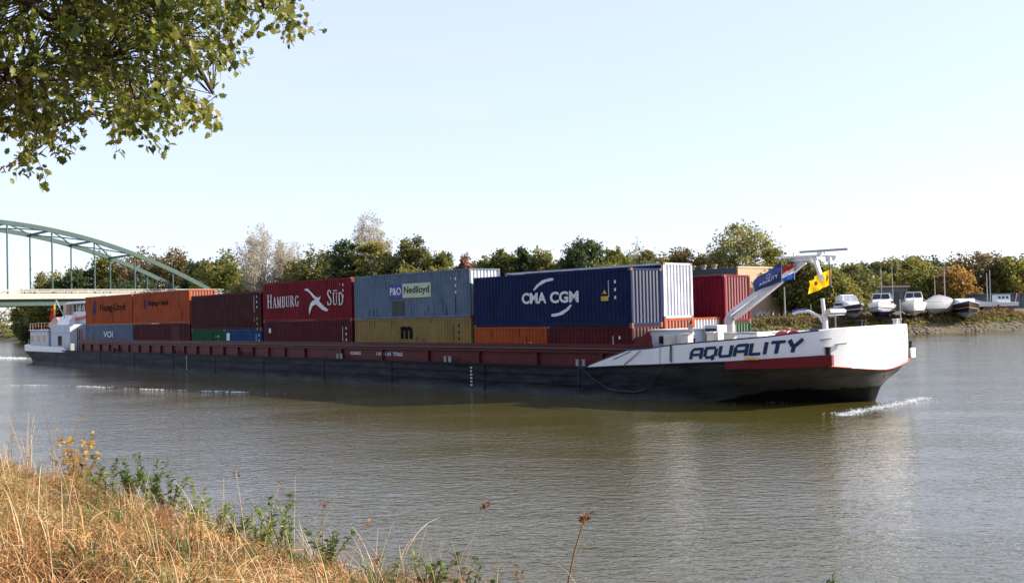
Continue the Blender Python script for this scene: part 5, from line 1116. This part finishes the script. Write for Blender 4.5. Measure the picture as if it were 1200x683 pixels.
# ------------------------------------------------------------------ near bank: grass, weeds, oak
def PB(t, q, z=None):
    p = N*q - D*t; zz = float(bank_z(np.array(t), np.array(q))) if z is None else z; return Vector((p.x, p.y, zz))
def pq(px, q):
    """bank point at distance q towards the water in the direction of px"""
    tx = (px - 600)/F; Z_ = q/(.7362*tx + .6767); p = Vector((tx*Z_, Z_, 0)); t = -(p.dot(D)); return PB(t, q)
def blades(n, tr, qr, hr, wr, seed, bend=(.3, 1.1), segs=4, clump=None, lift=0):
    g = np.random.default_rng(seed)
    t = g.uniform(*tr, n); q = g.uniform(*qr, n)
    if clump is not None:
        ct = g.uniform(*tr, clump); cq = g.uniform(*qr, clump); ci = g.integers(0, clump, n); t = ct[ci] + g.normal(0, .13, n); q = cq[ci] + g.normal(0, .13, n)
    hol = noise2(t*1.1+1.5, q*1.6+.7, 1.2); k_ = (hol > -.42) | (g.uniform(0, 1, n) < .22); t, q = t[k_], q[k_]; n = len(t)
    x = N.x*q - D.x*t; y = N.y*q - D.y*t; z = bank_z(t, q) - .02 + lift
    pn = .5 + .5*noise2(x*1.1, y*1.1, 1.0, 2.0)
    h = g.uniform(*hr, n)*(.55 + .75*np.clip(pn, 0, 1)); w = g.uniform(*wr, n)
    # grass lies over in locally common directions
    la = 2.4*noise2(x*.5, y*.5, 1.0, 5.0) + g.normal(0, 1.25, n) + 2.6; b = g.uniform(*bend, n)
    V = np.zeros((n, (segs+1)*2, 3)); side = np.stack([-np.sin(la), np.cos(la)], 1)
    tw = g.uniform(-.6, .6, n)
    for s in range(segs+1):
        f = s/segs; ang = b*f; r = h*f
        dx = r*np.sin(ang); dz = r*np.cos(ang*1.05)
        ww = w*(1-f)**.6*.5 + .0004
        cx = x + np.cos(la)*dx; cy = y + np.sin(la)*dx
        V[:, 2*s] = np.stack([cx - side[:, 0]*ww, cy - side[:, 1]*ww, z + dz + tw*ww], 1); V[:, 2*s+1] = np.stack([cx + side[:, 0]*ww, cy + side[:, 1]*ww, z + dz - tw*ww], 1)
    b_ = (np.arange(n)*(segs+1)*2)[:, None, None]
    Fq = (np.array([(2*s, 2*s+1, 2*s+3, 2*s+2) for s in range(segs)])[None] + b_).reshape(-1, 4)
    return V.reshape(-1, 3), Fq
STRAW = leafmat('straw', [(.17,.07,.025), (.44,.21,.07), (.72,.42,.16), (.85,.62,.32)], .30, .55, 1.1)
STRAW2 = leafmat('pale_straw', [(.35,.22,.10), (.60,.44,.24), (.80,.66,.44)], .25, .5, 2.0)
RUSTG = leafmat('rusty_straw', [(.10,.04,.018), (.26,.11,.04), (.48,.25,.09)], .30, .6, 1.5)
GRN = leafmat('green_grass', [(.03,.05,.012), (.08,.13,.025), (.20,.26,.05)], .4, .5, 1.5)
V, Q = blades(95000, (3.2, 22), (-.6, 5.4), (.16, .44), (.003, .008), 11, (1.0, 3.1)); o = npmesh('dry_grass', V, Q, STRAW, kind='stuff'); tag(o, 'dry straw coloured grass matted over the near bank')
V, Q = blades(42000, (3.2, 20), (-.6, 5.2), (.25, .55), (.0025, .0065), 17, (1.6, 3.8), segs=6); o = npmesh('matted_grass', V, Q, STRAW2, kind='stuff'); tag(o, 'pale curled grass lying in mats on the bank')
V, Q = blades(26000, (3.2, 22), (-.6, 5.2), (.22, .50), (.0025, .006), 12, (.6, 2.2), clump=500); o = npmesh('rusty_grass', V, Q, RUSTG, kind='stuff'); tag(o, 'rust brown dead grass tufts among the straw')
V, Q = blades(1700, (3.2, 20), (1.6, 5.0), (.35, .70), (.002, .0045), 13, (.15, .9), segs=6, clump=260); o = npmesh('tall_pale_grass', V, Q, STRAW2, kind='stuff'); tag(o, 'tall pale grass stalks along the bank edge')
V, Q = blades(9500, (3.2, 20), (2.2, 5.4), (.15, .40), (.004, .009), 14, (.3, 1.6), clump=230); o = npmesh('green_grass', V, Q, GRN, kind='stuff'); tag(o, 'green grass patches near the bank edge')

def leafshape(kind):
    if kind == 'oak': return np.array([(0,0),(.10,.18),(.28,.22),(.20,.36),(.38,.48),(.22,.58),(.32,.76),(.14,.82),(0,1),(-.14,.82),(-.32,.76),(-.22,.58),(-.38,.48),(-.20,.36),(-.28,.22),(-.10,.18)])
    return np.array([(0,0),(.16,.2),(.24,.45),(.16,.72),(0,1),(-.16,.72),(-.24,.45),(-.16,.2)])
def leaf_fans(P, Dr, size, kind, g, droop=.3):
    """flat lobed leaves: outline fan round the midrib, slightly folded and curled"""
    sh = leafshape(kind); n = len(P); k = len(sh)
    d = Dr/np.linalg.norm(Dr, axis=1)[:, None]; up = g.normal(0, .55, (n, 3)) + np.array([0, 0, 1.0]); sx = np.cross(d, up); sx /= np.linalg.norm(sx, axis=1)[:, None]; nn = np.cross(sx, d)
    s = size[:, None, None]; fold = g.uniform(.05, .45, n)[:, None, None]; curl = g.uniform(-.1, .45, n)[:, None, None]
    X = sh[None, :, 0:1]; Yy = sh[None, :, 1:2]
    V = P[:, None] + s*(sx[:, None]*X + d[:, None]*Yy + nn[:, None]*(np.abs(X)*fold - curl*Yy**2))
    C_ = P[:, None] + s*(d[:, None]*.45 - nn[:, None]*(curl*.2))
    V = np.concatenate([V, C_], 1).reshape(-1, 3); b = (np.arange(n)*(k+1))[:, None, None]
    Fq = (np.stack([np.arange(k), (np.arange(k)+1) % k, np.full(k, k)], 1)[None] + b).reshape(-1, 3)
    return V, Fq
STEMG = paint('green_stem', (.09, .12, .03), .7, .3, .2, grime=0); STEMB = paint('brown_dry_stem', (.22, .12, .06), .8, .2, .2, grime=0); STEMP = paint('pale_dry_stem', (.55, .42, .26), .8, .2, .2, grime=0)
def weed(px, q, h, label, lmat, stem, nst=5, nl=26, ls=.05, spread=.22, name='leafy_weed', seed=0, kind='plain', group=None):
    g = np.random.default_rng(300+seed); p = pq(px, q); t = empty(name, p, 0, label, 'plant', group); mb = MB(); P = []; Dd = []
    for i in range(nst):
        a = g.uniform(0, 6.28); s = spread*g.uniform(.2, 1); hh = h*g.uniform(.6, 1); pts = [Vector((0,0,-.05))] + [Vector((math.cos(a)*s*f**1.4 + g.normal(0,.01), math.sin(a)*s*f**1.4 + g.normal(0,.01), hh*f)) for f in (.25,.5,.75,1)]
        mb.tube(pts, [.006,.005,.004,.003,.0015], 5)
        for k in range(nl):
            f = g.uniform(.15, 1); j = min(3, int(f*4)); b = pts[j].lerp(pts[j+1], f*4-j); d = g.normal(0, 1, 3); d[2] = abs(d[2])*.5 + .1; P.append(tuple(b)); Dd.append(d)
    mb.build('stem', stem, t); P = np.array(P); V, Q = leaf_fans(P, np.array(Dd), g.uniform(.6, 1.25, len(P))*ls, kind, g); o = npmesh('leaves', V, Q, lmat, t); return t
GL = leafmat('weed_leaf_green', [(.03,.055,.012), (.07,.12,.025), (.16,.22,.05), (.30,.32,.08)], .4, .5, 3.0)
YL = leafmat('bramble_leaf_yellow', [(.16,.14,.03), (.40,.24,.05), (.58,.40,.09), (.42,.17,.04)], .5, .5, 3.0)
RL = leafmat('flower_pinkish', [(.28,.10,.10), (.45,.22,.2), (.5,.35,.3)], .4, .6, 3.0)
OL = leafmat('olive_weed_leaf', [(.05,.055,.014), (.12,.12,.03), (.25,.2,.06)], .4, .5, 3.0)
weed(88, 4.3, .85, 'yellow and orange leaved bramble standing out against the water at the left', YL, STEMB, 16, 22, .07, .38, 'bramble_shoot', 1)
weed(62, 4.4, 1.25, 'thin long bramble shoot reaching over the water, left of the orange leaved one', YL, STEMB, 3, 10, .06, .55, 'bramble_shoot', 2)
weed(30, 4.2, .95, 'pinkish flowering willowherb near the left edge', RL, STEMP, 7, 22, .025, .25, 'flowering_weed', 3)
weed(10, 4.3, 1.0, 'leftmost flowering weed with dark red tips', RL, STEMB, 4, 16, .03, .25, 'flowering_weed', 4)
weed(150, 4.2, .66, 'upright green nettle, leftmost of the green clump', GL, STEMG, 9, 60, .05, .22, 'nettle_plant', 5)
weed(170, 4.3, .76, 'tallest green nettle in the middle of the clump', GL, STEMG, 9, 60, .05, .22, 'nettle_plant', 6)
weed(192, 4.2, .64, 'green nettle with slender stems at the right of the clump', GL, STEMG, 9, 60, .045, .26, 'nettle_plant', 7)
weed(125, 3.9, .62, 'low olive weed between the bramble and the nettles', OL, STEMG, 6, 30, .05, .3, 'leafy_weed', 8)
weed(222, 4.2, .55, 'yellow green bushy weed with broad leaves right of the nettles', leafmat('yellowgreen_leaf', [(.10,.14,.02),(.22,.26,.04),(.38,.38,.08)], .5, .5, 3.0), STEMG, 6, 30, .065, .25, 'leafy_weed', 9)
weed(335, 4.0, .55, 'small green weed with pale stalks at the water side', GL, STEMG, 4, 30, .04, .15, 'leafy_weed', 10)
weed(320, 3.8, .50, 'low dark green weed among the straw', GL, STEMG, 5, 26, .045, .25, 'leafy_weed', 11)
weed(440, 3.9, .30, 'low yellow green weed at the end of the grass slope', GL, STEMG, 6, 26, .035, .2, 'leafy_weed', 12)
weed(242, 4.15, .40, 'low yellow green weed tucked in the straw, right of the broad leaved one', MATS['yellowgreen_leaf'], STEMG, 9, 34, .055, .3, 'leafy_weed', 21)
weed(268, 4.1, .36, 'spreading green weed at the water edge left of the pale stalks', GL, STEMG, 9, 34, .05, .34, 'leafy_weed', 22)
weed(300, 4.05, .34, 'yellow green weed between two pale stalks', MATS['yellowgreen_leaf'], STEMG, 8, 30, .05, .3, 'leafy_weed', 23)
weed(378, 3.95, .34, 'green weed beside the reddish stalk', GL, STEMG, 8, 30, .045, .3, 'leafy_weed', 24)
weed(108, 4.2, .42, 'yellowing weed at the foot of the orange leaved bramble', MATS['yellowgreen_leaf'], STEMG, 9, 30, .055, .3, 'leafy_weed', 25)
weed(495, 4.0, .42, 'dark green bramble sprig at the bottom edge, left of centre', GL, STEMB, 7, 22, .045, .25, 'bramble_sprig', 13, 'oak')
weed(535, 4.0, .40, 'green bramble sprig with a red tip at the bottom edge', GL, STEMB, 5, 22, .04, .18, 'bramble_sprig', 14, 'oak')
weed(572, 4.0, .40, 'rightmost bramble sprig of the three at the bottom edge', GL, STEMB, 5, 20, .04, .2, 'bramble_sprig', 15, 'oak')
def stalk(px, q, top_px, top_py, label, mt, r=.006, head=None, curve=.25, name='dry_stalk', Yadd=0):
    """one bent dead stalk from the ground at px to a tip that stands over (top_px, top_py)"""
    a = pq(px, q); b = at(top_px, top_py, a.y + Yadd); t = empty(name, a, 0, label, 'plant'); e = b - a
    pts = [Vector((0,0,-.05)), e*.33 + Vector((0,0,curve*.5)), e*.66 + Vector((0,0,curve*.8)), e*.9 + Vector((0,0,curve*.35)), e]
    MB().tube(pts, [r, r*.8, r*.6, r*.45, r*.3], 6).build('stem', mt, t)
    if head:
        g = np.random.default_rng(int(px)); n = head; P = np.array([tuple(e.lerp(pts[3], g.uniform(0, .9)) + Vector(g.normal(0, .012, 3))) for _ in range(n)]); V, Q = leaf_fans(P, g.normal(0, 1, (n, 3)), g.uniform(.02, .045, n), 'plain', g); npmesh('seed_head', V, Q, RUSTG, t)
stalk(636, 4.05, 688, 600, 'long curved brown stalk rising from the bottom edge right of centre', STEMB, .008, 30, .10)
stalk(598, 4.05, 606, 668, 'short brown stalk at the bottom edge beside the curved one', STEMB, .006, 10, .03)
stalk(520, 4.0, 573, 590, 'thin stalk with a feathery seed head alone over the water', STEMP, .0016, 16, .12)
for k, (a, b, c_) in enumerate(((352,398,574),(395,432,612),(425,462,610),(455,440,655),(470,500,618),(300,330,560),(338,346,558),(285,276,552),(255,262,560),(372,378,590),(410,452,640))):
    stalk(a, 3.9 + .03*k, b, c_, ['pale stalk leaning right beyond the weed', 'forked looking pale stalk crossing its neighbour', 'long pale stalk slanting to the right', 'short pale stalk bent to the left', 'rightmost thin pale stalk over the water', 'pale stalk above the dense tussock', 'straight pale stalk beside the green weed', 'slightly left leaning pale stalk', 'leftmost pale stalk of the row', 'reddish stalk between the pale ones', 'low bent stalk near the slope end'][k], STEMP if k != 9 else STEMB, .0035, 8 if k % 2 else None, .05)
p = at(976, 676, 4.4); t = empty('leafy_shoot', (p.x, p.y, p.z-.35), 0, 'single small green shoot poking up at the bottom edge on the right', 'plant')
g = np.random.default_rng(77); MB().tube([(0,0,-1.2),(.01,0,0),(0,0,.36)], [.006,.004,.002], 6).build('stem', STEMG, t)
P = np.array([(g.normal(0,.008), g.normal(0,.008), g.uniform(.12, .37)) for _ in range(26)]); V, Q = leaf_fans(P, g.normal(0,1,(26,3)) + np.array([0,0,.6]), g.uniform(.02,.04,26), 'plain', g); npmesh('leaves', V, Q, GL, t)

# ---- oak overhanging from the left
OUT = [(-120,-160),(374,-160),(362,-40),(352,8),(348,38),(334,46),(320,40),(316,26),(300,14),(288,18),(292,42),(284,62),(268,74),(262,84),(246,84),(234,92),(236,104),(262,112),(276,130),(266,141),(245,142),(232,132),(212,128),(206,146),(203,164),(192,170),(182,160),(184,148),(172,154),(154,171),(136,167),(121,150),(122,124),(104,112),(92,128),(77,132),(74,150),(76,176),(78,196),(66,203),(46,198),(22,188),(8,164),(-4,146),(-60,150),(-160,120),(-200,-60)]
def inside(x, y):
    r = False; n = len(OUT)
    for i in range(n):
        x0, y0 = OUT[i]; x1, y1 = OUT[i-1]
        if (y0 > y) != (y1 > y) and x < (x1-x0)*(y-y0)/(y1-y0)+x0: r = not r
    return r
g = np.random.default_rng(21); cl = []
while len(cl) < 1200:
    x, y = g.uniform(-200, 380), g.uniform(-160, 205)
    if inside(x, y) and inside(x+11, y+5) and inside(x+4, y+14) and inside(x-8, y+8): cl.append((x, y, g.uniform(7.2, 11.2)))
C_ = np.array([tuple(at(*c)) for c in cl])
# the rest of the crown, outside the frame, up and to the left
ex = []
for _ in range(620):
    v = g.normal(size=3); v /= np.linalg.norm(v); r_ = g.uniform(.35, 1)**.5; p = np.array([-9.6, 5.6, 10.2]) + v*r_*np.array([5.0, 4.6, 3.8])
    if p[2] > 5.8:
        pr = p - np.array([0, 0, EYE])
        if pr[1] > .3:
            sx_ = 600 + F*pr[0]/pr[1]; sy_ = 366 - F*pr[2]/pr[1]
            if sx_ > -60 and sy_ > -40 : continue
        ex.append(p)
C_ = np.concatenate([C_, np.array(ex)])
oak = empty('oak_tree', (-9.8, 4.6, float(2.5)), 0, 'oak tree leaning in from the left with browning green leaves over the water', 'tree')
base = Vector((-9.8, 4.6, 2.5)); Cl = C_ - np.array(base)
trk = MB().tube([(0,0,-.4),(.1,.1,1.5),(.3,.3,3.4),(.4,.6,5.6),(.5,.8,8.5),(.4,.9,11)], [.42,.34,.28,.20,.12,.04], 14); trk.build('trunk', BARK, oak, smooth=60)
limbs = []
lm = MB()
for pts in ([(-200,-120,7.5),(-60,-60,8.2),(60,-10,9),(105,10,9.2),(136,36,9.4),(160,120,9.5)], [(-200,-100,7.5),(0,-20,8.2),(70,30,8.6),(110,70,8.8)], [(-220,-60,7),(-60,30,7.8),(20,90,8.3),(50,150,8.6)], [(-100,-150,8),(120,-90,9),(250,-30,10),(320,10,10.3)], [(0,-130,8.4),(150,-30,9.4),(210,40,9.9),(250,110,10.2)], [(-160,-120,8),(60,-60,8.8),(180,20,9.6),(185,120,9.9)]):
    W_ = [at(*p) - base for p in pts]; W_ = [Vector((.35,.5,4.0)), (Vector((.35,.5,4.6)).lerp(W_[0], .5) + Vector((0,0,.5)))] + W_
    r0 = .10; lm.tube(W_, [r0*(1-.88*i/(len(W_)-1))+.006 for i in range(len(W_))], 8, cap=True); limbs += W_[2:]
for v in [(-3,-1.5,8),(-2.5,2.5,9),(2,3,10.5),(-.5,-3,9.5),(-4,1,6.5),(3,-1,9)]:
    v = Vector(v); lm.tube([Vector((.35,.5,4.4)), Vector((.35,.5,4.4)).lerp(v, .5) + Vector((0,0,.5)), v], [.10,.06,.015], 7); limbs += [v, v*.8 + Vector((0,0,1))]
lm.build('limb', BARK, oak, smooth=60)
LB = np.array([tuple(v) for v in limbs]); tw = MB(); P = []; Dd = []
for c in Cl:
    d2 = np.linalg.norm(LB - c, axis=1); j = int(np.argmin(d2)); a = Vector(LB[j]); b = Vector(c)
    if d2[j] < 1.5: m_ = a.lerp(b, .55) + Vector((0, 0, .12)); tw.tube([a.lerp(b, .12), m_, b], [.009, .006, .003], 4, cap=False)
    n = 15; ax = g.normal(0, 1, 3); ax[2] -= .9; ax /= np.linalg.norm(ax); e = Vector(c) + Vector(ax)*.30; tw.tube([b, b.lerp(e, .5) + Vector((0,0,.01)), e], [.004, .003, .0015], 4, cap=False)
    for k in range(n):
        f = g.uniform(-.05, 1); P.append(c + ax*.30*f + g.normal(0, .035, 3)); q = ax*.5 + g.normal(0, .8, 3) + np.array([0, 0, -.25]); Dd.append(q)
tw.build('twigs', BARK, oak)['kind'] = 'stuff'
P = np.array(P); OAKL = leafmat('oak_leaf', [(.030,.048,.010), (.070,.102,.016), (.14,.17,.028), (.29,.28,.055), (.48,.32,.10)], .46, .45, 1.6)
V, Q = leaf_fans(P, np.array(Dd), g.uniform(.05, .10, len(P)), 'oak', g); npmesh('foliage', V, Q, OAKL, oak, kind='stuff')

# ---- unseen trees added behind the camera to block low sky from the barge side
g = np.random.default_rng(31); P = []
for t_ in np.arange(-75, 95, 5.2):
    q_ = -13 + g.uniform(-3, 2); p = N*q_ - D*t_; hh = g.uniform(16, 23)
    for k in range(26):
        v = g.normal(size=3); v /= np.linalg.norm(v); c = np.array([p.x, p.y, 2.5 + hh*.52]) + v*np.array([3.2, 3.2, hh*.46])*g.uniform(.3, 1); n = 60
        u = g.normal(size=(n, 3)); u /= np.linalg.norm(u, axis=1)[:, None]; P.append(c + u*g.uniform(.5, 1.5, (n, 1)))
V, Q = leaf_quads(np.concatenate(P), .5, seed=33)
o = npmesh('sky_blocking_trees', V, Q, leafmat('leaves_olive', LEAF['olive']), kind='stuff'); tag(o, 'row of trees on the near bank behind the viewer')
